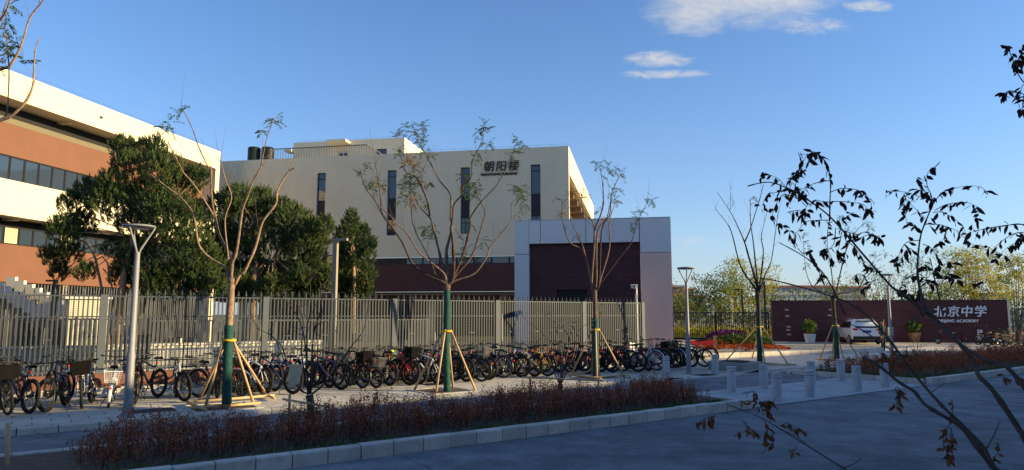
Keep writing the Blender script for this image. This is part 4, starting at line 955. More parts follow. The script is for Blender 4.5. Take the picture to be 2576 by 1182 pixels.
# --- trees beyond the gate and the sign wall
M_BG = leafmat('far_leaf', (.055,.10,.022), (.16,.22,.045), .3, .3)
M_BGY = leafmat('yellow_leaf', (.15,.20,.03), (.60,.50,.03), .3, .4)
M_BGBARK = mat('far_bark', (.10,.075,.055), .9, .2)
def bgtree(label, base_u, Y, top_v, lobes, m, n=1500, lsz=.2, stems=7, tint=(0,1), group='trees beyond the gate', rst=.05):
    b0 = PT(base_u, 790, Y); b0.z = 0; t = thing('background_tree', label, 'tree', b0, 0, group)
    mb = MB(); cs = [PT(u, v, Y+rnd.uniform(-.8,.8)) for u, v, *_ in lobes]
    for i in range(stems):
        c = cs[i % len(cs)]; r_ = lobes[i % len(lobes)]; e = c+Vector((rnd.uniform(-.6,.6)*r_[2]/FPX*Y,0,rnd.uniform(.1,.9)*r_[3]/FPX*Y))
        mid = b0.lerp(e,.45)+Vector((rnd.uniform(-.2,.2),0,.3)); ps = smooth_path([b0+rv(.15)*Vector((1,1,0)), mid, e],4)
        mb.tube(ps, [rst*(1-.8*j/len(ps)) for j in range(len(ps))], 4, .5)
    mb.build('trunk', M_BGBARK, t, world=True, smooth=True)
    mb = MB(); tot = sum(l[2]*l[3] for l in lobes)
    for (u, v, ru, rv_), c in zip(lobes, cs):
        a = ru/FPX*Y; h = rv_/FPX*Y; k_ = int(n*ru*rv_/tot); cl = [(rv(1), rnd.uniform(*tint)) for _ in range(max(4, k_//11))]
        for _ in range(k_):
            d, tn = rnd.choice(cl); p = c+Vector((d.x*a, d.y*a, d.z*h))+rv(.24*min(a,1.6))
            leaf(mb, p, rv(1), lsz*rnd.uniform(.7,1.3), lsz*.5, min(1,max(0,tn+rnd.uniform(-.2,.2))))
    mb.build('crown', m, t, world=True); return t
bgtree('round leafy green tree beyond the gate, right of the second street lamp', 1795, 74, 690, [(1785,735,45,40),(1820,715,40,38),(1755,755,30,25),(1845,750,35,35),(1800,770,50,20)], M_BG, 4600, .26)
bgtree('tall tree turning yellow beyond the gate, seen through the leafless street tree', 1885, 68, 650, [(1880,690,45,40),(1920,700,35,35),(1850,680,25,28),(1900,740,55,35),(1865,770,40,22)], M_BGY, 3800, .22)
bgtree('low green tree tight against the gatehouse edge', 1712, 80, 740, [(1708,765,22,22),(1735,772,22,16)], M_BG, 700, .24, 4)
bgtree('yellow-flowering bushy tree rising behind the white lettering', 2440, 70, 630, [(2400,665,28,32),(2440,650,38,28),(2480,670,40,35),(2430,705,50,35),(2490,725,45,28),(2400,735,40,22)], M_BGY, 7500, .22, 20, (.2,1.0))
bgtree('thin-leaved tree behind the middle of the sign wall', 2310, 74, 640, [(2300,670,40,35),(2335,655,30,30),(2280,720,50,30),(2350,730,45,26)], M_BG, 1500, .2, 14)
bgtree('yellowing tree at the right edge behind the pale fence', 2560, 66, 650, [(2545,680,25,32),(2580,670,30,35),(2560,725,35,32)], M_BGY, 2600, .22, 10, (.1,.9))
bgtree('sparse twiggy tree behind the left part of the sign wall', 2120, 80, 690, [(2110,725,50,22),(2060,735,35,18),(2170,720,35,28)], M_BG, 1100, .2, 14)
bgtree('sparse tree just behind the far street lamp', 2225, 78, 660, [(2215,700,30,30),(2240,715,35,30)], M_BG, 600, .18, 12)
bgtree('bushy yellow-green tree low behind the right end of the letters', 2375, 66, 720, [(2375,735,40,20),(2345,745,30,14)], M_BGY, 900, .18, 6, (0,.7))
mb = MB()
for _ in range(9500):
    a = rnd.uniform(3,60); b_ = 62+rnd.uniform(-2,2); h = 3.3+1.0*math.sin(a*.8)+.5*math.sin(a*2.3)
    p = C(a, b_, abs(rnd.gauss(0,.5))*h+.2 if rnd.random() < .3 else rnd.uniform(.3,h+.7)); leaf(mb, p, rv(1), rnd.uniform(.2,.34), .14, min(1,max(0,.35+.45*math.sin(a*.37+1)+rnd.uniform(-.3,.3))))
tag(mb.build('shrub_belt', M_BGY if False else leafmat('shrub_leaf', (.07,.085,.025), (.30,.25,.04), .3, .3), None, world=True), 'unbroken belt of green and yellow shrubs along the far side of the sign wall', 'shrubs', None, 'stuff')
mb = MB()
for _ in range(9000):
    a = rnd.uniform(-30,300); p = C(a, 185+rnd.uniform(-6,6), rnd.uniform(0,6.5+1.5*math.sin(a*.21)+1.2*math.sin(a*.67))); leaf(mb, p, rv(1), rnd.uniform(.8,1.5), .6, rnd.random())
tag(mb.build('far_wood', M_BG, None, world=True), 'distant line of trees below the apartment blocks', 'trees', None, 'stuff')
mb = MB()
for _ in range(1500):
    p = C(rnd.uniform(1,12), rnd.uniform(60,75), .05); d = UP+rv(.4); leaf(mb, p, d, rnd.uniform(.4,1.1), .12, rnd.uniform(.3,1))
tag(mb.build('tall_grass', M_BGY, None, world=True), 'yellow tall grass beyond the black gate', 'grass', None, 'stuff')

# --- near tree on the right, its trunk below the frame edge
TRB = Vector((3.05, 3.0, 0)); nt_ = thing('withered_tree', 'dark half-withered tree close to the camera on the right, with curled hanging leaves', 'tree', TRB)
Z4 = lambda L: z4(L)
mb = MB(); j0 = PT(2660,1300,3.1)
mb.tube(smooth_path([TRB-UP*.05, TRB+UP*.5+Vector((.03,0,0)), j0]), [.075,.07,.066,.063,.06,.058,.056,.055,.054][:9], 10); mb.build('trunk', M_BARKF, nt_, world=True, smooth=True)
mb = MB()
def nl(pix, r0, r1, Y, dz): return limb(mb, pix, Y, r0*.82, r1*.9, dz, True, .55)
nl([(2660,1300),(2625,1180),(2570,1090),(2500,985),(2462,945),(2448,908),(2400,850),(2350,800),(2262,735),(2240,718),(2180,650),(2095,552),(2040,508),(1990,478),(1935,458),(1880,468)], 0.0223,0.0032, 3.3, 1.0)
nl([(2660,1300),(2640,1100),(2600,1010),(2545,935),(2510,912),(2480,905),(2420,868),(2370,820),(2330,770)], 0.0186,0.0056, 3.15, .5)
nl([(2660,1300),(2515,1190),(2470,1120),(2400,1050),(2360,1010),(2300,940),(2225,840),(2150,770),(2060,735),(1960,708),(1915,700)], 0.0174,0.0032, 3.4, .7)
nl([(2660,1310),(2520,1200),(2440,1100),(2405,1065),(2330,1020),(2300,985),(2260,960),(2205,915),(2170,898)], 0.0161,0.0064, 3.3, .35)
nl([(2300,940),(2240,880),(2150,820),(2060,790)], 0.0062,0.0024, 3.9, .4)
nl([(2125,790),(2080,700),(2030,650),(1960,610)], 0.0074,0.0032, 3.9, .4)
nl([(2660,1330),(2250,1240),(2130,1182),(2030,1120),(1940,1065),(1890,1040),(1830,1018)], 0.0087,0.0024, 3.3, .4)
nl([(2030,1120),(2000,1095),(1960,1080)], 0.0037,0.0016, 3.5, .2); nl([(1940,1065),(1935,1040),(1950,1000)], 0.0031,0.0016, 3.6, .1)
nl([(2110,1182),(2150,1165),(2170,1150)], 0.0031,0.0016, 3.4, .1); nl([(2480,1130),(2500,1095),(2515,1060)], 0.0050,0.0024, 3.3, .1); nl([(2345,985),(2375,965)], 0.0037,0.0016, 3.4, .1)
nl([(2245,722),(2300,760),(2322,795)], 0.0062,0.0048, 3.9, .1)
nl(z4([(795,1050),(770,950),(752,850),(757,740),(770,650),(800,570),(830,500),(850,470)]), .012,.003, 3.7, .3)
nl(z4([(880,1060),(865,980),(840,880),(815,770)]), .007,.003, 3.7, .2)
nl(z4([(310,580),(312,480),(315,380),(300,310),(270,260)]), .007,.002, 4.15, .1)
nl([(2620,640),(2576,567),(2520,570),(2455,580)], 0.0037,0.0016, 3.5, .2); nl([(2620,700),(2570,590),(2540,600)], 0.0037,0.0016, 3.5, .1)
nl([(2640,240),(2590,220),(2560,185),(2548,150),(2535,120)], 0.0050,0.0016, 3.2, .1); nl([(2620,260),(2570,235),(2530,232)], 0.0037,0.0016, 3.2, .1)
nbr = mb
lf = MB(); rb_ = nbr
def curl_leaf(mb_, p, ln, wd, tint, d0=None):
    """withered leaflet: a narrow hanging strip that bends and twists"""
    d = ((d0 or rv(1))*.9+rv(.5)-UP*.7).normalized(); s = d.cross(rv(1)+Vector((0,.01,0))).normalized(); vs = []; q = p.copy(); bend = rv(.45)-UP*.25
    for i, w_ in enumerate((.12,.85,1.0,.65,.06)):
        vs += [q-s*wd*w_*.5, q+s*wd*w_*.5]; q = q+d*ln/4; d = (d+bend*.45).normalized(); s = (s+rv(.35)); s = (s-d*s.dot(d)).normalized()
    mb_.add(vs, [(2*i,2*i+1,2*i+3,2*i+2) for i in range(4)], tint)
def rachis(pix, Y, gap=.024, ln=.053, m_=None):
    pts = smooth_path([PT(u, v, Y+rnd.uniform(-.06,.06)) for u, v in pix], 6); rb_.tube(pts, [.0026*(1-.6*i/len(pts)) for i in range(len(pts))], 4)
    acc = 0
    for a, b_ in zip(pts, pts[1:]):
        acc += (b_-a).length
        while acc > gap:
            acc -= gap*rnd.uniform(.7,1.4)
            if rnd.random() < .9: curl_leaf(m_ or lf, b_+rv(.006), ln*rnd.uniform(.6,1.35), ln*rnd.uniform(.28,.5), rnd.random())
    for _ in range(3): curl_leaf(m_ or lf, pts[-1]+rv(.012), ln*rnd.uniform(.7,1.2), ln*.38, rnd.random())
RS = [[(315,400),(300,310),(270,260),(230,235),(200,250),(165,245)],[(300,300),(260,255),(225,245),(205,280)],[(315,380),(270,385),(220,400),(180,420),(150,430)],[(130,440),(160,320),(190,265),(230,240)],[(140,400),(150,340),(175,320)],
 [(310,440),(370,420),(440,425),(490,450),(520,500),(510,530)],[(305,490),(350,485),(420,490),(480,500),(505,530)],[(215,490),(250,480),(290,490)],[(200,480),(150,440),(90,410),(50,370),(0,350),(-40,360)],[(190,450),(130,400),(110,370),(140,350)],
 [(180,450),(110,430),(40,440),(0,450),(-30,510)],[(150,470),(80,450),(40,500),(20,560)],[(210,500),(170,470),(190,420)],[(200,500),(180,540),(170,570)],[(160,480),(120,460),(100,500)],[(310,580),(250,580),(190,590),(140,650),(125,690)],[(310,580),(300,640),(300,720),(330,790)],
 [(100,540),(150,530),(190,540)],[(350,620),(440,650),(500,640),(560,680)],[(390,680),(440,720),(480,780),(540,830)],[(400,690),(460,670),(520,650),(560,670)],[(430,540),(400,560),(360,580)],[(40,610),(60,600),(110,640)],[(210,740),(240,800),(270,860),(250,870)],[(150,720),(180,750),(215,740)],[(370,640),(360,700),(350,740)],[(400,690),(390,740),(380,780)],[(430,740),(470,790),(500,820)],[(340,620),(330,700),(280,740)],
 [(850,470),(880,440),(920,425),(980,410),(1060,410),(1110,440)],[(840,530),(900,500),(980,490),(1030,500),(1060,530),(1050,570)],[(830,540),(880,540),(930,570),(980,610),(1000,680)],[(790,600),(850,600),(920,620),(960,640),(1010,690),(1060,710),(1110,715)],
 [(830,500),(820,450),(800,400),(805,340),(830,315)],[(825,480),(780,420),(760,380),(745,370)],[(820,480),(800,450),(765,420)],[(820,480),(760,460),(700,440),(640,435),(600,440)],[(790,570),(740,520),(700,480),(680,450)],[(770,640),(720,600),(695,580),(690,500)],[(765,680),(700,690),(665,740),(650,800)],[(760,760),(710,720),(680,760),(640,800)],
 [(780,700),(820,720),(860,780),(850,830)],[(760,850),(800,870),(815,845),(790,800)],[(870,900),(910,840),(915,790)],[(880,860),(930,870),(980,890),(1040,900)],[(900,620),(890,660),(870,690)],[(1288,600),(1200,605),(1100,620),(1030,640)],[(1290,640),(1230,650),(1160,700),(1140,730),(1190,760)],[(1288,680),(1250,690),(1200,720),(1150,770)],[(1300,660),(1260,670),(1240,700)],
 [(690,880),(740,850),(780,880),(820,890)],[(700,850),(670,900),(690,930)],[(500,900),(540,880),(480,930)],[(640,930),(690,950),(760,960)],[(420,880),(450,850),(480,860)]]
for L_ in RS: rachis(z4(L_), rnd.uniform(3.7,4.2))
for L_ in ([(2548,150),(2535,120),(2528,118)],[(2560,185),(2556,165),(2560,150)],[(2570,150),(2572,125),(2575,115)],[(2570,235),(2540,228),(2525,238)],[(2590,220),(2572,215),(2565,250)],[(2576,240),(2574,262),(2570,280)]): rachis(L_, 3.2, .012, .045)
lf.build('withered_leaves', M_DRY, nt_, world=True)
br_ = MB()
for L_, ln in ((z8([(20,1000),(25,1040),(10,1070)]),.05),(z8([(0,830),(10,870),(5,900)]),.045),(z8([(60,960),(100,950),(150,980),(190,1000)]),.04),(z8([(140,1060),(130,1100)]),.035),(z8([(640,770),(650,810),(645,860)]),.045),(z8([(650,760),(665,800)]),.04),
   (z8([(925,830),(930,880),(920,920)]),.035),(z8([(905,960),(900,1020),(905,1080),(900,1130)]),.045),(z8([(890,970),(880,1030),(895,1090)]),.04),(z8([(920,970),(930,1040),(925,1100)]),.04),(z8([(1150,1040),(1160,1080),(1140,1120)]),.035),(z8([(1180,700),(1190,720)]),.045),(z8([(1240,690),(1260,720)]),.045),
   ([(1800,1045),(1770,1055),(1760,1060)],.055),([(1800,1045),(1785,1060)],.055),([(1868,990),(1900,985),(1905,1000)],.04),([(1860,1010),(1900,1010),(1930,1030)],.04),([(1905,1040),(1920,1010),(1935,1015)],.045),([(1870,1060),(1880,1080),(1865,1090)],.045),([(1920,1050),(1930,1080),(1925,1110)],.045),([(1880,1075),(1905,1090)],.04),
   (z8([(500,600),(520,640)]),.045),(z8([(520,650),(570,620),(590,600)]),.04),(z8([(640,560),(650,620),(640,640)]),.05),(z8([(700,560),(690,620)]),.04),(z8([(560,590),(600,620)]),.04)):
    rachis(L_, rnd.uniform(3.4,3.8), .014, ln, br_)
br_.build('brown_leaves', M_DRYB, nt_, world=True); nbr.build('branches', M_BARKF, nt_, world=True, smooth=True)
# ================================================================== BICYCLES
M_TYR = mat('bike_tyre', (.013,.013,.013), .85, .15, 8); M_RIM = mat('bike_rim', (.05,.05,.052), .35, .05, metal=.6); M_RIMS = mat('bike_rim_silver', (.45,.45,.46), .3, .05, metal=.8)
M_BLK = mat('bike_black', (.012,.012,.014), .4, .05); M_SAD = mat('saddle_black', (.014,.013,.013), .6, .1); M_SILV = mat('bike_silver', (.40,.40,.42), .32, .05, metal=.7)
M_REFL = mat('red_reflector', (.6,.01,.01), .3, 0); M_BASK = mat('wicker_dark', (.010,.009,.009), .9, .2, 30, spec=.03); M_BASKW = mat('basket_white', (.72,.72,.70), .5, .05); M_BASKG = mat('basket_mesh', (.11,.11,.10), .6, .05)
def paint(name, c): return mat('paint_'+name, c, .3, .04, coat=.4)
PC = dict(black=paint('black',(.012,.012,.014)), white=paint('white',(.62,.62,.63)), red=paint('red',(.40,.015,.02)), navy=paint('navy',(.015,.03,.10)), grey=paint('grey',(.13,.13,.14)), silver=paint('silver',(.38,.38,.40)), orange=paint('orange',(.50,.14,.02)), gold=paint('gold',(.45,.27,.02)), purple=paint('purple',(.11,.09,.17)), blue=paint('blue',(.03,.09,.26)), green=paint('green',(.03,.12,.06)), maroon=paint('maroon',(.14,.02,.025)))
CACHE = {}
def cm(key, fn):
    if key not in CACHE: CACHE[key] = fn()
    return CACHE[key]
def put(name, me, parent, M=None, material=None):
    o = bpy.data.objects.new(name, me); COL.objects.link(o); o.parent = parent
    if M is not None: o.matrix_local = M
    if material: o.material_slots[0].link = 'OBJECT'; o.material_slots[0].material = material
    return o
def tyre_me(Rr, rt): return cm(('tyre',Rr,rt), lambda: MB().torus((0,0,0),(1,0,0),Rr-rt,rt,30,7).mesh('wheel', M_TYR, True))
def rim_me(Rr, rt, m):
    def f():
        mb = MB().torus((0,0,0),(1,0,0),Rr-rt*2.3,rt*.55,30,5)
        for i in range(14):
            a = 2*math.pi*i/14; p = Vector((0,math.cos(a),math.sin(a)))*(Rr-rt*2.2); q = Vector((.03*(1 if i%2 else -1),math.cos(a+.5)*.03,math.sin(a+.5)*.03)); mb.bar(q,p,.004,.004)
        mb.lathe([(.0,-.05),(.03,-.05),(.02,0),(.03,.05),(0,.05)],10,(0,0,0),.5,Matrix.Rotation(R(90),3,'Y')); mb.torus((.045,0,0),(1,0,0),.075,.006,16,4)
        return mb.mesh('rim', m, True)
    return cm(('rim',Rr,rt,m.name), f)
def frame_me(kind, Rr):
    def f():
        mb = MB(); T = lambda a,b,r=.017: mb.tube([a,b],r*1.15,7)
        RA, FA = (0,-.50,Rr), (0,.58,Rr); BB = (0,-.07,.29); ST = (0,-.25,.74); HT = (0,.37,.86); HB = (0,.42,.70)
        if kind == 'fold': RA = (0,-.46,Rr); ST = (0,-.24,.62); HT = (0,.40,.74); HB = (0,.43,.56)
        if kind in ('city','fold'):
            mid = (0,.10,.42) if kind == 'city' else (0,.1,.44); mb.tube(smooth_path([Vector(HB),Vector((0,.30,.52)),Vector(mid),Vector(BB)],4),.024,8); 
            if kind == 'city': mb.tube(smooth_path([Vector(HT),Vector((0,.24,.62)),Vector((0,-.14,.46))],4),.014,7)
        else:
            T(HB,BB,.024); T((0,.375,.83),(0,-.235,.70),.018)
        T(BB,ST,.017); T(HT,HB,.024)
        for sx in (-1,1):
            T((sx*.04,BB[1],BB[2]),(sx*.065,RA[1],RA[2]),.010); T((sx*.02,ST[1]+.01,ST[2]-.06),(sx*.065,RA[1],RA[2]),.009)
        return mb.mesh('frame', M_BLK, True)
    return cm(('frame',kind,Rr), f)
def fork_me(kind, Rr, susp):
    def f():
        mb = MB(); HB = Vector((0,.42,.70)) if kind != 'fold' else Vector((0,.43,.56)); FA = Vector((0,.58,Rr))
        mb.tube([HB+Vector((-.06,.02,-.03)),HB+Vector((.06,.02,-.03))],.02,6)
        for sx in (-1,1):
            a = HB+Vector((sx*.06,.02,-.03)); b = FA+Vector((sx*.06,0,0)); mb.tube([a,a.lerp(b,.55),b],[.019 if susp else .013,.019 if susp else .011,.012 if susp else .007],7)
        return mb.mesh('fork', M_BLK, True)
    return cm(('fork',kind,Rr,susp), f)
def bar_me(kind):
    def f():
        mb = MB()
        if kind == 'mtb':
            mb.tube([(0,.37,.86),(0,.36,.95),(0,.43,.985)],.017,7); mb.tube([(-.33,.40,.99),(-.12,.42,.985),(.12,.42,.985),(.33,.40,.99)],.013,7)
            for sx in (-1,1): mb.tube([(sx*.33,.40,.99),(sx*.22,.408,.988)],.019,7); mb.bar((sx*.21,.44,.97),(sx*.28,.49,.94),.012,.012); mb.box((sx*.17-.02,.41,1.0),(sx*.17+.02,.45,1.03))
        elif kind == 'upright':
            mb.tube([(0,.37,.80),(0,.35,1.0)],.016,7); pts = [(-.28,.16,1.04),(-.26,.28,1.06),(-.12,.37,1.03),(0,.36,1.0),(.12,.37,1.03),(.26,.28,1.06),(.28,.16,1.04)]
            mb.tube(smooth_path([Vector(p) for p in pts],3),.012,7)
            for sx in (-1,1): mb.tube([(sx*.28,.15,1.04),(sx*.268,.26,1.055)],.018,7)
        elif kind == 'fold':
            mb.tube([(0,.40,.70),(0,.34,1.03)],.018,7); mb.tube([(-.28,.30,1.05),(0,.34,1.03),(.28,.30,1.05)],.012,7)
            for sx in (-1,1): mb.tube([(sx*.29,.298,1.051),(sx*.19,.313,1.043)],.018,7)
        else:
            mb.tube([(0,.37,.86),(0,.36,.93),(0,.46,.95)],.015,7)
            for sx in (-1,1): mb.tube(smooth_path([Vector((0,.46,.95)),Vector((sx*.2,.46,.95)),Vector((sx*.21,.56,.94)),Vector((sx*.21,.58,.86)),Vector((sx*.21,.48,.81))],3),.014,7)
        return mb.mesh('handlebar', M_BLK, True)
    return cm(('bar',kind), f)
def saddle_me():
    def f():
        mb = MB(); vs = []; prof = [(-.15,.075,.0),(-.12,.085,.015),(-.05,.06,.01),(.04,.028,.0),(.12,.02,-.008)]
        for y,w,z in prof: vs += [(-w,y,z-.035),(-w*.8,y,z+.012),(0,y,z+.02),(w*.8,y,z+.012),(w,y,z-.035)]
        fs = [(i*5+k_,i*5+k_+1,(i+1)*5+k_+1,(i+1)*5+k_) for i in range(4) for k_ in range(4)]+[(0,1,2,3,4),(20,24,23,22,21)]; mb.add(vs,fs)
        mb.tube([(0,-.01,-.02),(0,.02,-.22)],.014,7); return mb.mesh('saddle', M_SAD, True)
    return cm('saddle', f)
def crank_me():
    def f():
        mb = MB(); mb.torus((.055,-.07,.29),(1,0,0),.085,.008,20,5); mb.torus((.055,-.07,.29),(1,0,0),.05,.014,16,5)
        for sx,a in ((1,.6),(-1,.6+math.pi)):
            p = Vector((sx*.07,-.07,.29)); q = p+Vector((0,math.cos(a)*.17,math.sin(a)*.17)); mb.bar(p,q,.02,.012); mb.box(q+Vector((sx*.05-.05,-.04,-.012)),q+Vector((sx*.05+.05,.04,.012)))
        mb.bar((.055,-.07,.375),(.055,-.5,.365),.006,.008); mb.bar((.055,-.07,.205),(.055,-.5,.32),.006,.008)
        return mb.mesh('crankset', M_BLK, False)
    return cm('crank', f)
def guard_me(Rr, a0, a1):
    def f():
        mb = MB(); vs = []; fs = []; k_ = 14
        for i in range(k_+1):
            a = R(a0+(a1-a0)*i/k_)
            for x, dr in ((-.03,.01),(0,.028),(.03,.01)): vs.append((x,math.cos(a)*(Rr+dr),math.sin(a)*(Rr+dr)))
        for i in range(k_):
            for j in range(2): fs.append((i*3+j,i*3+j+1,i*3+4+j,i*3+3+j))
        mb.add(vs,fs); return mb.mesh('mudguard', M_BLK, True)
    return cm(('guard',Rr,a0,a1), f)
def rack_me(Rr):
    def f():
        mb = MB(); z = Rr*2+.06
        for sx in (-1,1): mb.tube([(sx*.06,-.22,z-.01),(sx*.065,-.75,z)],.006,5); mb.tube([(sx*.06,-.62,z),(sx*.06,-.5,Rr)],.005,5)
        for i in range(5): mb.tube([(-.065,-.28-.11*i,z),(.065,-.28-.11*i,z)],.005,5)
        return mb.mesh('rear_rack', M_BLK, True)
    return cm(('rack',Rr), f)
def basket_me(kind):
    """open basket centred at its bottom: wicker / wire / crate / mesh"""
    def f():
        mb = MB(); w0,l0,w1,l1,h = {'wicker':(.15,.12,.19,.155,.25),'wire':(.13,.10,.17,.14,.24),'crate':(.18,.14,.20,.16,.26),'mesh':(.15,.13,.18,.16,.22),'small':(.13,.10,.16,.13,.2)}[kind]
        c0 = [(-w0,-l0),(w0,-l0),(w0,l0),(-w0,l0)]; c1 = [(-w1,-l1),(w1,-l1),(w1,l1),(-w1,l1)]
        def pt(side, f_, t): a,b = c0[side],c0[(side+1)%4]; c,d = c1[side],c1[(side+1)%4]; x0,y0 = a[0]+(b[0]-a[0])*f_, a[1]+(b[1]-a[1])*f_; x1,y1 = c[0]+(d[0]-c[0])*f_, c[1]+(d[1]-c[1])*f_; return Vector((x0+(x1-x0)*t,y0+(y1-y0)*t,h*t))
        nv, nh, wd = {'wicker':(11,14,.014),'wire':(7,6,.006),'crate':(9,8,.016),'mesh':(14,12,.0045),'small':(9,9,.008)}[kind]
        for sd in range(4):
            for i in range(nv+1): mb.bar(pt(sd,i/nv,0),pt(sd,i/nv,1),wd,wd*.6)
            for j in range(nh+1): mb.bar(pt(sd,0,j/nh),pt(sd,1,j/nh),wd*.6,wd*(1.25 if kind in ('wicker','crate') else .8))
            mb.bar(pt(sd,0,1),pt(sd,1,1),.016,.016)
        for i in range(6): x = -w0+2*w0*i/5; mb.bar((x,-l0,.005),(x,l0,.005),wd,wd)
        return mb.mesh('basket', M_BASK, False)
    return cm(('basket',kind), f)
def bike(px, heading, kind, colour, label, steer=0, lean=5, front=None, rear=None, bmat=None, rbmat=None, guards=False, susp=True, Rr=.345, rimm=None, anchor='rear', z=ZS, group='bicycles parked along the fence', light=False, drop=False, guardcol=None, phone=False):
    """px = ground point of the wheel nearest the viewer, heading in degrees of the bike's front"""
    g = G(*px, z); a = R(heading); f = Vector((math.cos(a), math.sin(a), 0)); off = .5 if anchor == 'rear' else -.58
    o = thing('bicycle', label, 'bicycle', g+f*off, 0, group); o.rotation_euler = Matrix.Rotation(a-R(90),4,'Z').to_euler() if not lean else (Matrix.Rotation(a-R(90),4,'Z') @ Matrix.Rotation(R(lean),4,'Y')).to_euler()
    rt = .032 if kind == 'mtb' else .025; paint_ = PC[colour]; RA = Vector((0,-.50 if kind != 'fold' else -.46,Rr)); FA = Vector((0,.58,Rr)); rimm = rimm or M_RIM
    ax = Vector((0,.43,0)); SM = Matrix.Translation(ax) @ Matrix.Rotation(R(steer),4,'Z') @ Matrix.Translation(-ax)
    w_ = put('wheel', tyre_me(Rr,rt), o, Matrix.Translation(RA)); put('rim', rim_me(Rr,rt,rimm), w_)
    w_ = put('wheel', tyre_me(Rr,rt), o, SM @ Matrix.Translation(FA)); put('rim', rim_me(Rr,rt,rimm), w_)
    put('frame', frame_me(kind,Rr), o, None, paint_); put('fork', fork_me(kind,Rr,susp), o, SM, M_BLK if susp else paint_)
    bk = 'drop' if drop else {'mtb':'mtb','road':'mtb','city':'upright','fold':'fold'}[kind]; put('handlebar', bar_me(bk), o, SM)
    sadz = {'mtb':.93,'road':.98,'city':.86,'fold':.86}[kind]; put('saddle', saddle_me(), o, Matrix.Translation((0,-.29,sadz))); put('crankset', crank_me(), o)
    if guards:
        gm = guardcol or M_BLK
        put('mudguard', guard_me(Rr,60,200), o, Matrix.Translation(RA), gm); put('mudguard', guard_me(Rr,20,125), o, SM @ Matrix.Translation(FA), gm)
    mb = cm('stand', lambda: MB().tube([(-.04,-.12,.27),(-.17,-.22,.01)],.009,5).mesh('kickstand', M_BLK, True)); put('kickstand', mb, o)
    if rear or guards: put('rear_rack', rack_me(Rr), o)
    if front: put('basket', basket_me(front), o, SM @ Matrix.Translation((0,.60,.72)), bmat or M_BASK)
    if rear: put('basket', basket_me(rear), o, Matrix.Translation((0,-.52,Rr*2+.07)), rbmat or bmat or M_BASK)
    rf = cm('refl', lambda: MB().lathe([(0,-.012),(.024,-.01),(.024,.01),(0,.012)],10,(0,0,0),.5,Matrix.Rotation(R(90),3,'X')).mesh('reflector', M_REFL)); put('reflector', rf, o, Matrix.Translation((0,-.5-Rr-.03 if guards else -.36,Rr+.2 if guards else sadz-.12)))
    if light: lm = cm('hl', lambda: MB().lathe([(0,-.05),(.035,-.04),(.045,.03),(0,.035)],12,(0,0,0),.5,Matrix.Rotation(R(90),3,'X')).mesh('headlight', M_SILV,True)); put('headlight', lm, o, SM @ Matrix.Translation((0,.50,.86)))
    return o
W, K_ = M_BASKW, M_BASK
# heading 125 = straight at the fence; the left bikes face the road, the right ones face the fence
bike((14,1046), -48, 'city', 'black', 'black city bicycle with a dark wicker basket, cut by the left edge', 10, 5, 'wicker', None, None, None, True, False, anchor='front')
bike((70,1041), 150, 'mtb', 'black', 'black bicycle with a red saddle light, second from the left edge', 0, 4)
bike((123,1037), -72, 'mtb', 'black', 'all-black mountain bicycle facing the road, third from the left edge', -14, 5, anchor='front')
bike((201,1029), -70, 'mtb', 'white', 'white bicycle carrying a large dark wicker basket in front', 12, 5, 'wicker', anchor='front', susp=False)
bike((272,1027), 118, 'fold', 'white', 'white small-wheeled folding bicycle with a white wire basket over the rear wheel', -10, 4, None, 'wire', W, W, True, False, .235, M_RIMS, guardcol=PC['white'])
bike((342,1019), -62, 'mtb', 'grey', 'grey bicycle with a dark front basket, half hidden by the nearest lamp post', -18, 5, 'small', anchor='front', light=True)
bike((457,1012), -58, 'mtb', 'silver', 'silver-white mountain bicycle with its front wheel turned, right of the nearest lamp', 22, 5, anchor='front')
bike((499,1000), -20, 'city', 'black', 'black bicycle with a tall raised bar and pale mudguards, left of the staked pale tree', 30, 4, None, 'mesh', M_BASKG, None, True, False, .345, None, 'rear', guardcol=M_SILV)
bike((600,999), -62, 'city', 'red', 'small red bicycle behind the stakes of the pale tree', 8, 5, 'small', None, None, None, True, False, .29, None, 'front')
bike((664,995), 140, 'mtb', 'white', 'white-forked black-tyred bicycle just right of the pale tree', 0, 4)
bike((735,992), 148, 'mtb', 'navy', 'dark blue bicycle with a red seat post behind the bare shrub', 0, 5)
bike((772,973), 140, 'road', 'white', 'white and red road bicycle behind the paper bag', 0, 4, susp=False, rimm=M_RIM)
bike((857,981), 150, 'mtb', 'purple', 'purple-grey bicycle with a dark mesh basket over its rear wheel', 0, 5, None, 'mesh', M_BASKG)
bike((911,977), 142, 'city', 'black', 'black bicycle with a dark crate at the rear and a silver chain guard', 8, 4, None, 'crate', None, None, True, False, .31)
bike((948,977), 146, 'fold', 'black', 'small-wheeled folding bicycle with an open wire crate behind', -8, 4, None, 'wire', M_BASKG, None, False, False, .25)
bike((979,971), 138, 'mtb', 'grey', 'grey mountain bicycle with a bright yellow bag light, before the dark fence post', 0, 4, 'small')
bike((1030,970), 146, 'mtb', 'red', 'red mountain bicycle carrying a big dark crate behind the saddle', 0, 5, None, 'crate', None, None, False, True, .36)
bike((1054,967), 138, 'mtb', 'maroon', 'dark maroon bicycle squeezed against the red one with the crate', 0, 4)
bike((1101,967), 143, 'mtb', 'white', 'white bicycle left of the wrapped middle tree', 0, 5)
bike((1144,958), 144, 'city', 'black', 'black bicycle directly behind the wrapped middle tree', 0, 4, None, None, None, None, True, False)
bike((1172,961), 138, 'mtb', 'black', 'black mountain bicycle with its bar end raised, right of the middle tree', 0, 5)
bike((1211,960), 146, 'city', 'black', 'black bicycle with a grey mesh basket and red tail light over the rear rack', 0, 4, None, 'mesh', M_BASKG, None, True, False)
bike((1229,956), 138, 'mtb', 'navy', 'dark navy bicycle tucked beside the one with the grey mesh basket', 0, 4)
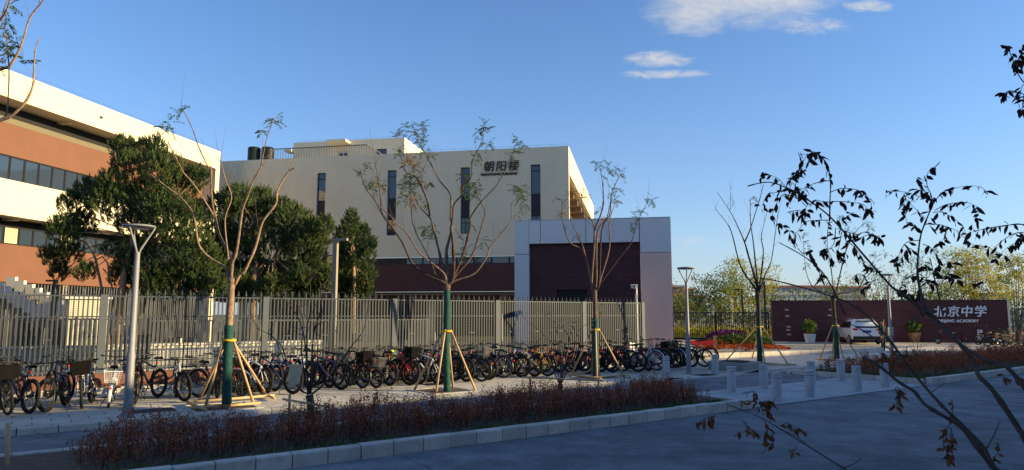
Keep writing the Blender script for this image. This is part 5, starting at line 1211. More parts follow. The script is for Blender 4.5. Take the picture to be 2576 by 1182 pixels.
bike((1266,951), 146, 'city', 'grey', 'grey bicycle with pale silver rims in the middle of the right group', 0, 5, None, None, None, None, True, False, .345, M_RIMS)
bike((1312,950), 146, 'mtb', 'black', 'black bicycle with orange wheel reflectors, left of the white-framed one', 0, 5)
bike((1344,948), 138, 'mtb', 'white', 'white-framed mountain bicycle behind the bare right shrub', 0, 4)
bike((1377,947), 140, 'road', 'gold', 'yellow road bicycle with a pale saddle bag', 0, 4, susp=False)
bike((1408,934), 160, 'mtb', 'orange', 'orange bicycle seen behind the stems of the right shrub', 0, 4)
bike((1436,940), 138, 'city', 'maroon', 'dark red small bicycle right of the orange one', 0, 5, None, None, None, None, False, False, .29)
bike((1478,941), 148, 'mtb', 'black', 'black bicycle just left of the tree before the gatehouse', 0, 5)
bike((1510,936), 142, 'mtb', 'navy', 'navy mountain bicycle behind the stakes before the gatehouse', 0, 4)
bike((1540,937), 146, 'mtb', 'black', 'black fat-tyred bicycle right of the tree before the gatehouse', 0, 5)
bike((1565,935), 140, 'city', 'red', 'red bicycle with a white chain guard near the gatehouse tree', 0, 4, None, None, None, None, True, False)
bike((1605,936), 148, 'mtb', 'maroon', 'burgundy bicycle with a white bottle bag beside the pale scooter', 0, 5)
bike((1650,932), -50, 'city', 'white', 'white retro bicycle with a round headlight and pale mudguards', 14, 4, None, None, None, None, True, False, .345, M_RIMS, 'front', light=True, guardcol=PC['white'])
bike((1670,928), 146, 'city', 'black', 'black bicycle left of the large dark seat cover', 0, 5, None, 'small', None, None, True, False)
bike((1692,926), 142, 'city', 'grey', 'dark grey bicycle under the lump of dark seat cover', 0, 4, None, None, None, None, True, False)
bike((1704,925), 138, 'city', 'black', 'black bicycle with silver mudguards left of the second lamp', 0, 4, None, None, None, None, True, False, guardcol=M_SILV)
bike((1739,924), 128, 'mtb', 'black', 'black bicycle standing behind the second lamp post', 10, 4)
bike((1772,923), 150, 'road', 'black', 'dark slim road bicycle right of the second lamp, high saddle', 0, 4, susp=False, drop=True)
bike((1787,918), 160, 'road', 'maroon', 'last bicycle of the row, beside the red barrier rail', 0, 4, susp=False)
for px, hd, cl, lb in (((600,985),140,'navy','blue bicycle wedged against the fence behind the pale tree'),((690,985),138,'grey','grey bicycle wedged against the fence behind the white-forked one'),((800,968),145,'silver','silver bicycle against the fence left of the purple one'),((1010,957),140,'black','black bicycle against the fence behind the red crate bicycle'),((1290,943),142,'silver','pale silver bicycle against the fence behind the black reflector bicycle'),((1455,930),142,'grey','grey bicycle against the fence behind the dark red small one')):
    bike(px, hd, 'mtb', cl, lb, 0, 4)
bike((38,1014), 148, 'mtb', 'black', 'black bicycle squeezed in behind the second one from the left edge', 0, 4)
bike((-20,1030), 140, 'mtb', 'grey', 'grey bicycle cut by the left edge behind the basket bicycle', 0, 4)
bike((165,1012), 142, 'mtb', 'navy', 'dark blue bicycle close to the fence between the third and the white basket bicycle', 0, 5)
bike((395,1000), 146, 'mtb', 'black', 'black bicycle close to the fence just right of the nearest lamp', 0, 4)
bike((545,1003), 120, 'mtb', 'black', 'black bicycle behind the left stake of the pale tree', 0, 5)
bike((640,985), 144, 'mtb', 'black', 'black bicycle behind the right stakes of the pale tree', 0, 5)
bike((828,976), 138, 'mtb', 'black', 'black bicycle left of the purple-grey one', 0, 4)
bike((885,968), 144, 'mtb', 'black', 'black bicycle between the purple-grey and the crate bicycle', 0, 5)
bike((1080,962), 140, 'mtb', 'black', 'black bicycle between the maroon and the white one left of the middle tree', 0, 5)
bike((1122,955), 150, 'mtb', 'navy', 'navy bicycle behind the left stake of the middle tree', 0, 4)
bike((1190,953), 142, 'mtb', 'black', 'black bicycle hard against the fence right of the middle tree', 0, 4)
bike((1248,948), 140, 'mtb', 'black', 'black bicycle behind the silver-rimmed grey one', 0, 4)
bike((1360,940), 144, 'mtb', 'black', 'black bicycle behind the yellow one', 0, 5)
bike((1585,928), 144, 'mtb', 'black', 'black bicycle behind the burgundy one near the gatehouse', 0, 5)
bike((1622,924), 142, 'city', 'black', 'black bicycle behind the pale scooter', 0, 4, None, None, None, None, True, False)
bike((1720,921), 145, 'mtb', 'black', 'black bicycle left of the second lamp, behind the silver mudguards', 0, 4)
# a dark cover thrown over a seat, a yellow pouch, a paper of plates
cv = G(1690,926,.05); mb = MB(); q = PT(1680,865,cv.y+.6); mb.ball(q,(.28,.2,.13),14,8); mb.ball(q+Vector((.3,.02,.02)),(.2,.16,.14),12,8); tag(mb.build('seat_cover', mat('black_vinyl', (.012,.012,.012), .25, .05), None, world=True, smooth=True), 'large glossy dark seat cover lying over the handlebars near the gatehouse', 'cover')
yp = PT(1084-1084+986,884,G(979,971,ZS).y+.4); mb = MB(); mb.ball(yp,(.06,.05,.05),10,6); mb.ball(yp-UP*.16,(.06,.05,.045),10,6); mb.bar(yp,yp-UP*.16,.02,.02); tag(mb.build('safety_pouch', mat('hi_vis', (.62,.75,.02), .6, 0), None, world=True), 'bright yellow-green pouch hung on the grey bicycle', 'pouch')
# electric scooters
def scooter(px, heading, col, label, z, group, lean=4, box=False):
    g = G(*px, z); a = R(heading); o = thing('electric_scooter', label, 'scooter', g, 0, group); o.rotation_euler = (Matrix.Rotation(a-R(90),4,'Z') @ Matrix.Rotation(R(lean),4,'Y')).to_euler()
    for y in (-.0,1.2):
        w_ = put('wheel', tyre_me(.22,.05), o, Matrix.Translation((0,y,.22))); put('rim', rim_me(.22,.05,M_RIMS), w_)
    mb = MB(); mb.prism([(.18,.26),(.85,.22),(.98,.34),(.8,.31),(.30,.32)], lambda y,z_: Vector((-.14,y,z_)), lambda y,z_: Vector((.14,y,z_))); mb.prism([(-.30,.44),(-.1,.38),(.22,.27),(.32,.34),(.2,.60),(-.28,.68),(-.42,.60)], lambda y,z_: Vector((-.105,y,z_)), lambda y,z_: Vector((.105,y,z_))); mb.tube([(0,-.2,.42),(0,0,.22)],.03,6); put('body', mb.mesh('body', col), o)
    mb = MB(); mb.prism([(.86,.30),(.98,.34),(.98,.92),(.92,.98),(.9,.9)], lambda y,z_: Vector((-.12-.03*(z_>.5),y,z_)), lambda y,z_: Vector((.12+.03*(z_>.5),y,z_))); put('front_shield', mb.mesh('front_shield', col), o)
    mb = MB(); mb.prism([(-.42,.70),(.22,.68),(.3,.74),(.0,.80),(-.40,.80)], lambda y,z_: Vector((-.12,y,z_)), lambda y,z_: Vector((.12,y,z_))); put('seat', mb.mesh('seat', M_SAD), o)
    mb = MB(); mb.tube([(0,1.18,.24),(0,.98,.7),(0,.92,1.02)],.025,7); mb.tube([(-.32,.82,1.08),(-.1,.92,1.03),(.1,.92,1.03),(.32,.82,1.08)],.016,7)
    for sx in (-1,1): mb.tube([(sx*.3,.84,1.08),(sx*.33,.86,1.22)],.006,5); mb.ball((sx*.34,.86,1.26),(.055,.015,.035),8,6)
    put('handlebar', mb.mesh('handlebar', M_BLK, True), o)
    mb = MB(); mb.ball((0,1.0,.86),(.075,.05,.075),12,8); put('headlight', mb.mesh('headlight', M_SILV, True), o)
    mb = MB(); mb.box((-.09,-.44,.34),(.09,-.425,.46)); put('number_plate', mb.mesh('number_plate', M_WHITE_B), o); mb = MB(); mb.box((-.08,-.42,.58),(.08,-.38,.66)); put('tail_light', mb.mesh('tail_light', M_REFL), o)
    put('mudguard', guard_me(.27,20,150), o, Matrix.Translation((0,1.2,.22)), col)
    if box: mb = MB(); mb.box((-.18,-.72,.80),(.18,-.36,1.1)); put('top_box', mb.mesh('top_box', M_BLK), o)
M_WHITE_B = mat('plate_white', (.7,.7,.7), .5, .05)
scooter((1631,934), 120, mat('scooter_cream', (.55,.54,.50), .35, .04), 'pale electric scooter with a white number plate among the right bicycles', .06, 'bicycles parked along the fence')
gr = 'two-wheelers parked at the far right'
M_SCG = mat('scooter_green', (.012,.018,.015), .3, .04); M_SCW = mat('scooter_white', (.6,.6,.6), .3, .04); M_SCR = mat('scooter_red', (.09,.012,.014), .3, .04)
scooter((2468,866), 60, M_SCW, 'white electric scooter at the left of the far right group', .034, gr)
scooter((2510,868), 20, M_SCG, 'near-black green electric scooter with round mirrors in the far right group', .034, gr)
scooter((2545,864), 25, M_SCR, 'dark red electric scooter near the right edge', .034, gr, 4, True)
scooter((2568,862), 30, M_BLK, 'black electric scooter at the right edge before the pale fence', .034, gr)
bike((2462,868), 10, 'mtb', 'black', 'black bicycle standing before the scooters at the far right', 0, 4, group=gr, z=.034)
bike((2530,860), 20, 'city', 'grey', 'grey bicycle behind the dark green scooter at the far right', 0, 4, None, None, None, None, True, False, group=gr, z=.034)
bike((2485,872), 5, 'mtb', 'black', 'black bicycle with its side to the camera in the far right group', 0, 5, group=gr, z=.034)
bike((2500,866), 15, 'city', 'black', 'black bicycle with a small rear crate in the far right group', 0, 5, None, 'small', None, None, True, False, group=gr, z=.034)
scooter((2490,860), 45, M_BLK, 'black electric scooter in the middle of the far right group', .034, gr, 4, True)
scooter((2530,872), 10, M_BLK, 'black electric scooter in front at the far right', .034, gr)
bike((2555,868), 12, 'mtb', 'grey', 'grey bicycle at the right edge of the far right group', 0, 5, group=gr, z=.034)
scooter((2412,866), 150, M_SCR, 'dark red scooter half hidden by hanging branches before the sign wall', .034, gr)
# ================================================================== STREET FURNITURE
M_LAMP = mat('lamp_grey', (.24,.245,.26), .55, .08, 2, metal=.15)
M_LAMPD = mat('lamp_dark', (.05,.05,.055), .45, .05, metal=.3)
M_TAN = mat('lamp_tan', (.30,.25,.18), .6, .06)
M_BOLL = mat('bollard_granite', (.42,.425,.45), .75, .34, 42, bump=.2, bscale=90, var2=.1, scale2=5)
def y_lamp(base, label, h, z0):
    g = G(*base, z0); t = thing('street_lamp', label, 'lamp', g, 0, 'street lamps along the sidewalk')
    mb = MB(); mb.lathe([(.115,0),(.115,.02),(.082,.05),(.078,1.2),(.066,1.25),(.05,h-.62),(.05,h-.58),(.04,h-.55)], 16); mb.build('pole', M_LAMP, t, smooth='auto')
    for k_ in range(3):
        a = R(90+120*k_-68); d = Vector((math.cos(a), math.sin(a), 0)); mb = MB()
        mb.tube([UP*(h-.62)+d*.02, UP*(h-.5)+d*.05, UP*(h-.09)+d*.27, UP*(h-.05)+d*.285], [.026,.022,.020,.022], 8); mb.build('arm', M_LAMP, t, smooth=True)
    mb = MB(); mb.lathe([(.0,h-.075),(.27,h-.07),(.315,h-.045),(.30,h-.015),(.2,h),(0,h+.005)], 28); mb.build('lamp_head', M_LAMP, t, smooth='auto')
    mb = MB(); mb.lathe([(.0,h-.085),(.2,h-.083),(.2,h-.076),(0,h-.075)], 24); mb.build('lens', mat('lamp_lens', (.55,.55,.5), .3, 0), t)
    return t
y_lamp((320,1045), 'grey street lamp nearest to the camera at left, before the parked bicycles', 3.78, ZS)
y_lamp((1733,940), 'grey street lamp at the right end of the bicycle row', 3.75, .02)
t3_ = y_lamp((2245,905), 'grey street lamp farthest off, right of the white car', 3.75, ZS)
mb = MB(); mb.lathe([(.1,1.05),(.105,1.1),(.105,1.35),(.1,1.4)],12); mb.build('junction_box', M_STEEL, t3_)
mb = MB(); mb.lathe([(.088,1.0),(.092,1.02),(.092,1.06),(.088,1.08)],14); 
# bollards
bol = MB(); bol.lathe([(.118,0),(.118,.50),(.112,.515),(.104,.522),(.104,.532),(.113,.54),(.117,.55),(.117,.585),(.112,.594),(.105,.60),(.105,.608),(.112,.616),(.116,.625),(.116,.66),(.108,.672),(0,.676)], 24)
bme = bol.mesh('bollard', M_BOLL, 'auto')
BL = [((1955,1008),.012,'granite bollard standing nearest to the camera on the paved crossing'),((2038,998),.012,'granite bollard second in the front row of the crossing'),((2157,983),.012,'granite bollard third in the front row of the crossing'),((2227,973),.012,'granite bollard at the right end of the front row, beside the far hedge'),
      ((1841,985),.012,'granite bollard at the left end of the back row, by the long hedge'),((1922,978),.012,'granite bollard second in the back row of the crossing'),((2042,965),.012,'granite bollard third in the back row, partly hidden by a front one'),((2116,958),.012,'granite bollard at the right end of the back row of the crossing'),
      ((1676,948),.03,'granite bollard on the sidewalk edge left of the second street lamp'),((1799,940),.02,'granite bollard on the sidewalk edge between the second lamp and the concrete box')]
for i, (px, z0, lb) in enumerate(BL):
    o = bpy.data.objects.new('bollard', bme); COL.objects.link(o); o.location = G(*px, z0); o.rotation_euler = (rnd.uniform(-.01,.01), rnd.uniform(-.01,.01), i*1.1); tag(o, lb, 'bollard', 'granite bollards at the crossing')
# seven-shaped lamps
def seven(top, arm_u, Y, w_, m, label, group, arm_h=None):
    p = PT(*top, Y); t = thing('lamp_post', label, 'lamp', (p.x, p.y, 0), CA_ANG, group); h = p.z
    L_ = (PT(arm_u, top[1], Y).x-p.x)
    mb = MB(); mb.box((-w_/2,-w_/2,0),(w_/2,w_/2,h-.001)); mb.build('post', m, t)
    mb = MB(); mb.box((min(-w_/2,L_),-w_*.45,h),(max(w_/2,L_),w_*.45,h+(arm_h or w_*.6))); mb.build('arm', m, t)
seven((845,606), 876, 24, .155, M_TAN, 'tan angular lamp post in sunlight before the narrow juniper', 'angular lamp posts in the courtyard', .09)
seven((140,708), 114, 27, .13, M_LAMPD, 'dark angular lamp post low behind the fence at left', 'angular lamp posts in the courtyard', .07)
for top, au, Y, lb in (((1866,729),1842,66,'thin dark angular lamp post in front of the yellowing tree'),((1812,747),1796,80,'thin dark angular lamp post in front of the round green tree'),((1775,759),1757,92,'thinnest dark angular lamp post, leftmost beyond the gate'),((1922,711),1895,60,'tallest dark angular lamp post close to the left end of the sign wall')):
    seven(top, au, Y, .16, M_LAMPD, lb, 'dark lamp posts beyond the gate')
wp = thing('white_post', 'slim white marker post beyond the gate', 'post', PT(1842,790,64)*Vector((1,1,0)) if False else Vector((PT(1842,790,64).x,64,0)))
mb = MB(); mb.box((-.1,-.1,0),(.1,.1,3.6)); mb.build('shaft', M_STONE, wp); mb = MB(); mb.box((-.13,-.13,3.6),(.13,.13,3.75)); mb.build('cap', M_STEEL, wp)
# surveillance camera on its pole
cp = PT(1604,757,29.6); cc = thing('security_camera', 'white security camera on a slim pole above the right end of the fence', 'camera', (cp.x+.02, cp.y+.35, 0))
M_WHITE = mat('white_plastic', (.72,.72,.70), .4, .04)
mb = MB(); mb.lathe([(.04,0),(.04,3.25),(.03,3.27)],10); mb.build('pole', M_WHITE, cc, smooth='auto')
mb = MB(); mb.box((-.24,-.16,3.22),(.03,.0,3.36)); mb.box((-.27,-.18,3.36),(.05,.02,3.385)); mb.build('camera_housing', M_WHITE, cc)
mb = MB(); mb.lathe([(.0,0),(.05,.0),(.05,.02),(0,.025)],12,(-.12,-.17,3.29),.5,Matrix.Rotation(R(90),3,'X')); mb.build('lens', M_DARK, cc)
mb = MB(); mb.box((-.05,-.06,2.75),(.05,.06,2.95)); mb.build('bracket_box', M_WHITE, cc)
# flower bed with a low white edging fence
fb = thing('flower_bed', 'tiered flower bed of purple, orange and red blooms beside the driveway', 'flower bed', G(1855,878,.03))
c = G(1855,884,.03); ax = (G(1960,884,.03)-G(1740,884,.03)); la = ax.length/2; ax.normalize(); ay = UP.cross(ax)
def flowers(name, m, cx, cy, rx, ry, h0, h1, k_, sz_):
    mb = MB()
    for _ in range(k_):
        a = rnd.uniform(0,2*math.pi); r_ = math.sqrt(rnd.random()); p = c+ax*(cx+rx*r_*math.cos(a))+ay*(cy+ry*r_*math.sin(a)); p.z = .03+h0+(h1-h0)*math.sqrt(max(0,1-r_*r_))*rnd.uniform(.8,1.05)
        cl = .5+.5*math.sin(p.x*2.3)*math.sin(p.y*3.1)+rnd.uniform(-.4,.4)
        for _ in range(3): leaf(mb, p, rv(1)+UP*.5, sz_*rnd.uniform(.7,1.3), sz_*.6, min(1,max(0,cl)))
    o = mb.build(name, m, fb, world=True); o['kind'] = 'stuff'
flowers('red_flowers', leafmat('red_bloom', (.22,.02,.012), (.45,.11,.02), .2, .2), 0, -.5, la*1.12, 1.5, .12, .42, 1500, .12)
flowers('orange_flowers', leafmat('orange_bloom', (.36,.12,.02), (.5,.33,.05), .2, .2), -.1, .2, la*.8, 1.2, .32, .72, 750, .15)
flowers('green_leaves', leafmat('bed_leaf', (.04,.09,.02), (.12,.14,.03), .2, .2), .2, .1, la*.75, 1.1, .35, .85, 700, .2)
flowers('purple_flowers', leafmat('purple_bloom', (.07,.01,.07), (.17,.03,.18), .2, .2), -.2, .8, la*.55, .9, .5, 1.12, 900, .14)
mb = MB()
for i in range(120): p = c+ax*(-la*1.12+2*la*1.12*i/119)-ay*1.95; mb.bar(p, p+UP*.2, .03, .012)
p0 = c-ax*la*1.12-ay*1.95; p1 = c+ax*la*1.12-ay*1.95; mb.bar(p0+UP*.05,p1+UP*.05,.012,.02); mb.bar(p0+UP*.17,p1+UP*.17,.012,.02); mb.build('edging', M_WHITE, fb, world=True)
# red barrier rail, concrete box, covers
b0 = G(1801,905,.03); rb0 = thing('red_barrier', 'red barrier rail behind the last bicycles with a brown end post', 'barrier', b0)
q0 = PT(1738,862,b0.y+.5); q1 = PT(1797,861,b0.y); mb = MB(); mb.bar(q0,q1,.05,.2); mb.build('rail', mat('barrier_red', (.42,.015,.02), .5, .05), rb0, world=True)
mb = MB(); mb.bar(Vector((b0.x,b0.y,.0)), Vector((b0.x,b0.y,1.12)), .12,.12); mb.build('end_post', mat('rust_post', (.16,.09,.06), .8, .2), rb0, world=True)
mb = MB(); mb.bar(Vector((q0.x+.05,q0.y,.0)), Vector((q0.x+.05,q0.y,q0.z-.1)), .07,.07); mb.build('post', M_STEEL, rb0, world=True)
cb_ = thing('concrete_box', 'raw concrete chamber box with an open top beside the leafless street tree', 'box', S(21.9,15.9,0), ST_ANG)
gA, gB = G(1862,938,.02), G(1913,935,.02)
M_CONC = mat('raw_concrete', (.30,.29,.27), .9, .2, 3, bump=.3, bscale=30)
s0_, n0_ = 20.95, 15.25
mb = MB()
for lo, hi in (((0,0),(1.35,.14)),((0,1.36),(1.35,1.5)),((0,.14),(.14,1.36)),((1.21,.14),(1.35,1.36))): mb.fbox(S,(s0_+lo[0],n0_+lo[1],.0),(s0_+hi[0],n0_+hi[1],.36))
mb.build('chamber', M_CONC, cb_, world=True)
mb = MB(); mb.fbox(S,(s0_+.25,n0_+.5,.362),(s0_+1.1,n0_+1.2,.39)); mb.build('cover_plate', M_DARK, cb_, world=True)
M_IRON = mat('cast_iron', (.06,.055,.05), .7, .3, 20)
for px, lb, z0 in (((383,1033),'cast iron drain cover in the sidewalk beside the nearest lamp', ZS),((1772,943),'cast iron cover in the sidewalk by the second lamp',.02),((1098,966),'square iron cover set into the sidewalk by the middle tree',ZS)):
    g = G(*px, z0); s_, n_ = sn(g); mb = MB()
    mb.fbox(S,(s_-.42,n_-.3,z0+.003),(s_+.42,n_+.3,z0+.006))
    for i in range(9): mb.fbox(S,(s_-.4+i*.09,n_-.27,z0+.006),(s_-.36+i*.09,n_+.27,z0+.012))
    tag(mb.build('drain_cover', M_IRON, None, world=True), lb, 'cover')
# litter and fallen leaves on the sidewalk
mb = MB()
for _ in range(260):
    p = S(rnd.uniform(-6,17), rnd.choice([rnd.uniform(15.1,20),rnd.gauss(15.3,.2),rnd.gauss(14.6,.15)]), 0); p.z = .128 if p.dot(NN) > 15.06 else .008
    d = rv(1); d.z = .1; leaf(mb, p, d, rnd.uniform(.04,.08), .03, rnd.random())
tag(mb.build('fallen_leaves', M_DRYB, None, world=True), 'small fallen leaves scattered over the sidewalk and lane', 'leaves', None, 'stuff')
mb = MB(); p = G(1077,992,ZS)+UP*.008; mb.add([p+Vector((-.12,-.05,0)),p+Vector((.1,-.06,.01)),p+Vector((.14,.05,.004)),p+Vector((-.08,.06,.012))],[(0,1,2,3)]); tag(mb.build('paper_scrap', M_WHITE, None, world=True), 'scrap of white paper lying on the kerb by the middle tree', 'litter')
# potted plants before the wall
def potted(px, Yb, label, potm, w0, w1, h, rad, fh):
    g = G(*px, .034); t = thing('potted_plant', label, 'plant', g, 0, 'potted plants before the sign wall'); mb = MB()
    mb.box((-w0,-w0,0),(w0,w0,.01)); vs = [Vector((sx*w,sy*w,z_)) for w, z_ in ((w0,.011),(w1,h)) for sx, sy in ((-1,-1),(1,-1),(1,1),(-1,1))]
    mb.add(vs, [(0,1,5,4),(1,2,6,5),(2,3,7,6),(3,0,4,7),(4,5,6,7)]); mb.build('pot', potm, t)
    mb = MB()
    for _ in range(420):
        d = rv(1)
        while d.length > 1: d = rv(1)
        leaf(mb, Vector((d.x*rad,d.y*rad,h+fh+d.z*fh*.95)), rv(1)+UP*.3, .2, .1, rnd.random())
    mb.build('leaves', M_BG, t); mb = MB()
    for i in range(5): mb.tube([Vector((rnd.uniform(-.08,.08),rnd.uniform(-.08,.08),h-.05)), Vector((rnd.uniform(-.3,.3),rnd.uniform(-.3,.3),h+fh*1.3))],[.02,.008],5)
    mb.build('stems', M_BARK2, t)
potted((2038,861.5), 0, 'potted green shrub in a white square pot before the sign wall', M_WHITE, .24, .32, .62, .52, .52)
potted((2301,861.5), 0, 'potted green shrub in a brown tapered pot before the sign wall', mat('brown_pot', (.22,.12,.07), .8, .2), .2, .34, .72, .55, .42)
# far apartment blocks
M_APW = mat('hazy_white_wall', (.40,.40,.41), .9, .1, .1); M_APR = mat('far_red_wall', (.38,.12,.09), .9, .1, .1); M_APG = mat('far_grey_wall', (.30,.31,.33), .9, .1, .1)  # white wall greyed so its colour carries the distance haze
def apartment(label, u0, u1, v, Y, m, storeys, cols, dep=12):
    p0, p1 = PT(u0,v,Y), PT(u1,v,Y); W = p1.x-p0.x; H = p0.z; t = thing('apartment_block', label, 'building', ((p0.x+p1.x)/2,Y,0), 0, 'apartment blocks on the horizon')
    mb = MB(); mb.box((-W/2,0,0),(W/2,dep,H)); mb.build('wall', m, t); mb = MB(); mb.box((-W/2-.4,-.5,H+.003),(W/2+.4,dep+.4,H+.7)); mb.build('roof', M_APR if m != M_APR else M_APG, t)
    sh = H/storeys; cw = W/cols
    wm_ = MB(); wm_.box((-cw*.3,-.05,0),(cw*.3,.0,sh*.5)); wme = wm_.mesh('window', mat('hazy_window', (.15,.17,.20), .5, .1))  # window tone lifted to imitate haze over distance
    for i in range(storeys):
        for j in range(cols):
            o = bpy.data.objects.new('window', wme); COL.objects.link(o); o.parent = t; o.location = (-W/2+cw*(j+.5),0,sh*(i+.3))
apartment('red and grey apartment block just right of the gatehouse', 1692, 1722, 722, 250, M_APR, 4, 4)
apartment('grey-white apartment block beside the red one on the horizon', 1723, 1746, 730, 255, M_APG, 4, 3)
apartment('low white block half hidden by the round green tree', 1740, 1775, 748, 240, M_APW, 3, 5)
apartment('long pale apartment block with a red roof above the left part of the sign wall', 1925, 2085, 722, 290, M_APW, 5, 12)
apartment('long grey apartment block with a red roof left of the far street lamp', 2090, 2180, 724, 300, M_APG, 5, 8)
apartment('low pale block far behind the right end of the sign wall', 2490, 2540, 740, 280, M_APW, 4, 5)
# ================================================================== CAR
M_CARW = mat('car_white', (.74,.75,.77), .22, 0, spec=.5, coat=.6); M_TYRE = mat('tyre_rubber', (.012,.012,.012), .85, .1); M_PLAST = mat('black_plastic', (.02,.02,.021), .6, 0)
M_CGL = mat('car_glass', (.01,.012,.014), .06, 0, spec=.7); M_RED = mat('tail_red', (.45,.01,.01), .25, 0); M_BLUE = mat('plate_blue', (.015,.06,.42), .4, 0); M_CHR = mat('chrome', (.6,.6,.62), .2, 0, metal=.9)
car = thing('parked_car', 'white sport utility car parked nose-in to the sign wall', 'car', C(15.25,50.55,.034), CA_ANG)
# stations along the length (y: 0 rear .. 4.4 front): half width and height of sill, waist, shoulder, roof
def car_body():
    mb = MB(); st = []
    #        y    zb   zw    zs    zr   ws   wr
    for y, zb, zs, zr, ws, wr in ((0,.52,.95,.98,.80,.74),(.04,.40,1.02,1.06,.90,.80),(.18,.34,1.06,1.44,.925,.74),(.42,.32,1.08,1.63,.93,.70),(.9,.30,1.08,1.685,.935,.69),(1.8,.30,1.06,1.70,.935,.69),(2.5,.30,1.03,1.64,.935,.68),(2.95,.30,1.0,1.36,.93,.70),(3.3,.30,.98,1.04,.92,.80),(3.9,.30,.92,.97,.89,.75),(4.25,.34,.78,.84,.82,.66),(4.38,.45,.62,.66,.70,.5)):
        half = [(ws-.06,zb),(ws,zb+.12),(ws+.01,(zb+zs)/2),(ws-.02,zs),(wr+.03 if zr-zs > .2 else wr+.02,zs+(zr-zs)*.82),(wr-.12,zr),(0,zr+.012)]
        ring = [Vector((x,y,z)) for x, z in half]+[Vector((-x,y,z)) for x, z in half[::-1][1:]]; st.append(ring)
    n = len(st[0]); vs = [p for r in st for p in r]; fs = []
    for i in range(len(st)-1):
        for k_ in range(n): fs.append((i*n+k_, i*n+(k_+1)%n, (i+1)*n+(k_+1)%n, (i+1)*n+k_))
    fs += [tuple(range(n)), tuple(range((len(st)-1)*n, len(st)*n))]
    mb.add(vs, fs); return mb
cb = car_body().build('body', M_CARW, car, smooth='auto')
def panel(parent, name, m, pts, th=.012):
    mb = MB(); n = (Vector(pts[1])-Vector(pts[0])).cross(Vector(pts[2])-Vector(pts[0])).normalized(); k_ = len(pts)
    mb.prism([(i,) for i in range(k_)], lambda i: Vector(pts[i])+n*th, lambda i: Vector(pts[i])-n*th); return mb.build(name, m, parent)
panel(car, 'rear_window', M_CGL, [(-.68,.055,1.13),(.68,.055,1.13),(.60,.33,1.56),(-.60,.33,1.56)], .02)
for sx in (-1, 1):
    panel(car, 'side_window', M_CGL, [(sx*.925,.55,1.12),(sx*.925,1.35,1.12),(sx*.765,1.35,1.55),(sx*.765,.75,1.53)], .02)
    panel(car, 'side_window', M_CGL, [(sx*.925,1.42,1.12),(sx*.925,2.9,1.08),(sx*.77,2.45,1.52),(sx*.765,1.42,1.56)], .02)
    panel(car, 'tail_light', M_RED, [(sx*.55,-.005,.98),(sx*.88,.03,.97),(sx*.9,.04,1.1),(sx*.58,.0,1.09)], .02)
    for y in (.78, 3.5):
        mb = MB(); mb.torus((sx*.885,y,.34),(1,0,0),.25,.09,24,8); w_ = mb.build('wheel', M_TYRE, car, smooth=True)
        mb = MB(); mb.lathe([(.0,-.03),(.2,-.03),(.23,.0),(.23,.03),(0,.03)],18,(sx*.93,y,.34),.5,Matrix.Rotation(R(90),3,'Y')); mb.build('rim', M_STEEL, w_)
    for y in (.78,3.5): mb = MB(); mb.lathe([(.0,-.01),(.41,-.01),(.41,.01),(0,.01)],22,(sx*.925,y,.36),.5,Matrix.Rotation(R(90),3,'Y')); mb.build('wheel_arch', M_PLAST, car)
    mb = MB(); mb.box((sx*.93-.02,1.2,.29),(sx*.93+.02,3.1,.44)); mb.build('sill_cladding', M_PLAST, car)
    mb = MB(); mb.ball((sx*1.03,2.75,1.12),(.11,.07,.08)); mb.build('mirror', M_CARW, car, smooth=True)
    mb = MB(); mb.tube([(sx*.62,.5,1.70),(sx*.63,.7,1.74),(sx*.63,2.2,1.75),(sx*.6,2.5,1.69)],.018,6); mb.build('roof_rail', M_STEEL, car, smooth=True)
mb = MB(); mb.box((-.88,-.03,.34),(.88,.1,.56)); mb.build('rear_bumper', M_PLAST, car)
mb = MB(); mb.box((-.26,-.02,.80),(.26,.02,.95)); mb.build('number_plate', M_BLUE, car)
mb = MB(); mb.box((-.45,-.026,.965),(.45,.02,.995)); mb.build('trim_bar', M_CHR, car)
mb = MB(); mb.box((-.62,.18,1.62),(.62,.42,1.66)); mb.build('roof_spoiler', M_CARW, car)
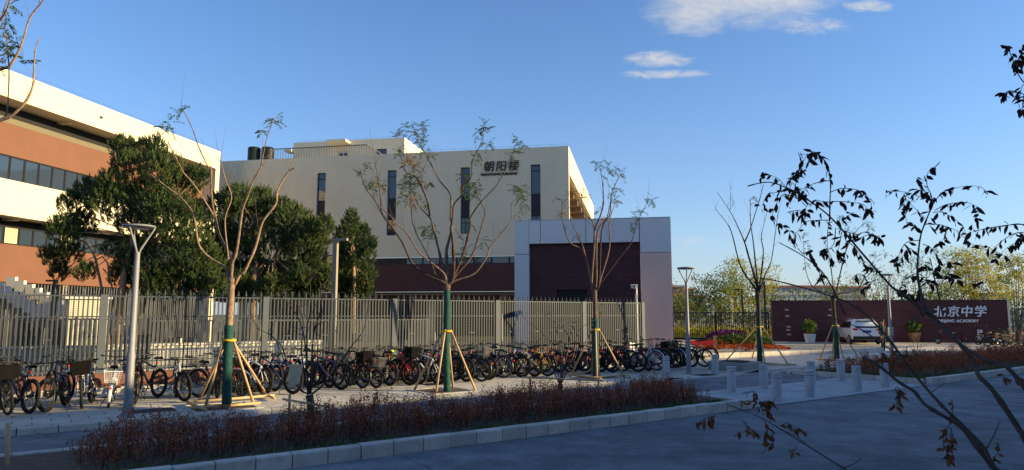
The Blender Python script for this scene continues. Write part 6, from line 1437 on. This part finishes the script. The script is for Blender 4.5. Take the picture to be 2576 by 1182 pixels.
# ================================================================== PERSON
def person(loc, rz, label):
    V = [((0,0,.93),.135),((0,.0,1.08),.13),((0,-.01,1.28),.165),((0,0,1.43),.12),((0,.01,1.50),.058),((0,.02,1.56),.06),((0,.03,1.645),.10),((0,.025,1.70),.085)]
    E = [(i,i+1) for i in range(7)]
    def chain(start, pts):
        p = start
        for co, r_ in pts: V.append((co, r_)); E.append((p, len(V)-1)); p = len(V)-1
        return p
    for sx in (-1, 1):
        chain(0, [((sx*.095,0,.86),.095),((sx*.105,.01+sx*.02,.48),.062),((sx*.105,-.02+sx*.03,.10),.043),((sx*.11,.0+sx*.03,.05),.045),((sx*.12,.13+sx*.03,.04),.035)])
        h = chain(3, [((sx*.17,0,1.40),.065),((sx*.235,-.01,1.13),.048),((sx*.225,.07,.91),.034),((sx*.22,.10,.85),.030)])
        for k_ in range(4): chain(h, [((sx*.215,.085+.016*k_,.80),.010),((sx*.205,.095+.016*k_,.755-.005*abs(k_-1)),.008)])
        chain(h, [((sx*.19,.125,.81),.011),((sx*.18,.14,.785),.008)])
    me = bpy.data.meshes.new('person'); me.from_pydata([v for v, _ in V], E, []); o = bpy.data.objects.new('person', me); COL.objects.link(o)
    sm = o.modifiers.new('skin', 'SKIN'); sk = me.skin_vertices[0].data if me.skin_vertices else None
    if sk is None:
        bm_ = __import__('bmesh').new(); bm_.from_mesh(me); bm_.verts.layers.skin.verify(); bm_.to_mesh(me); bm_.free(); sk = me.skin_vertices[0].data
    for i, (_, r_) in enumerate(V): sk[i].radius = (r_, r_*(.72 if i < 4 else 1))
    sk[0].use_root = True; sd = o.modifiers.new('sub', 'SUBSURF'); sd.levels = 2; sd.render_levels = 2
    dg = bpy.context.evaluated_depsgraph_get(); dg.update(); m2 = bpy.data.meshes.new_from_object(o.evaluated_get(dg)); bpy.data.objects.remove(o)
    skin = mat('skin', (.42,.24,.16), .6, .05); jac = mat('navy_jacket', (.018,.022,.04), .85, .2); trs = mat('dark_trousers', (.025,.024,.028), .85, .2); sho = mat('dark_shoe', (.015,.013,.012), .5, 0)
    m2.materials.clear(); [m2.materials.append(x) for x in (skin, jac, trs, sho)]
    for p in m2.polygons:
        z_ = p.center.z; ax_ = abs(p.center.x)
        p.material_index = 3 if z_ < .09 else 2 if (z_ < .92 and ax_ < .2 and not (z_ < .9 and ax_ > .17)) else 0 if (z_ > 1.5 or (z_ < .9 and ax_ > .16)) else 1; p.use_smooth = True
    b = bpy.data.objects.new('person', m2); COL.objects.link(b); b.location = loc; b.rotation_euler = (0,0,rz); tag(b, label, 'person')
    mb = MB(); mb.ball((0,.01,1.715),(.108,.118,.09),14,8); mb.build('hair', mat('black_hair', (.008,.007,.007), .6, 0), b, smooth=True)
    for sx in (-1,1):
        mb = MB(); mb.ball((sx*.035,.128,1.665),.013,8,5); mb.build('eye', M_DARK, b); mb = MB(); mb.ball((sx*.105,.02,1.65),(.012,.025,.035),8,5); mb.build('ear', skin, b, smooth=True)
    mb = MB(); mb.ball((0,.138,1.635),(.016,.022,.024),8,6); mb.build('nose', skin, b, smooth=True)
    mb = MB(); mb.ball((0,.122,1.597),(.026,.012,.008),8,5); mb.build('mouth', mat('lips', (.3,.12,.1), .6, 0), b, smooth=True)
person(G(2223,886,.034), R(-160), 'person in dark clothes standing behind branches between the white car and the far lamp')
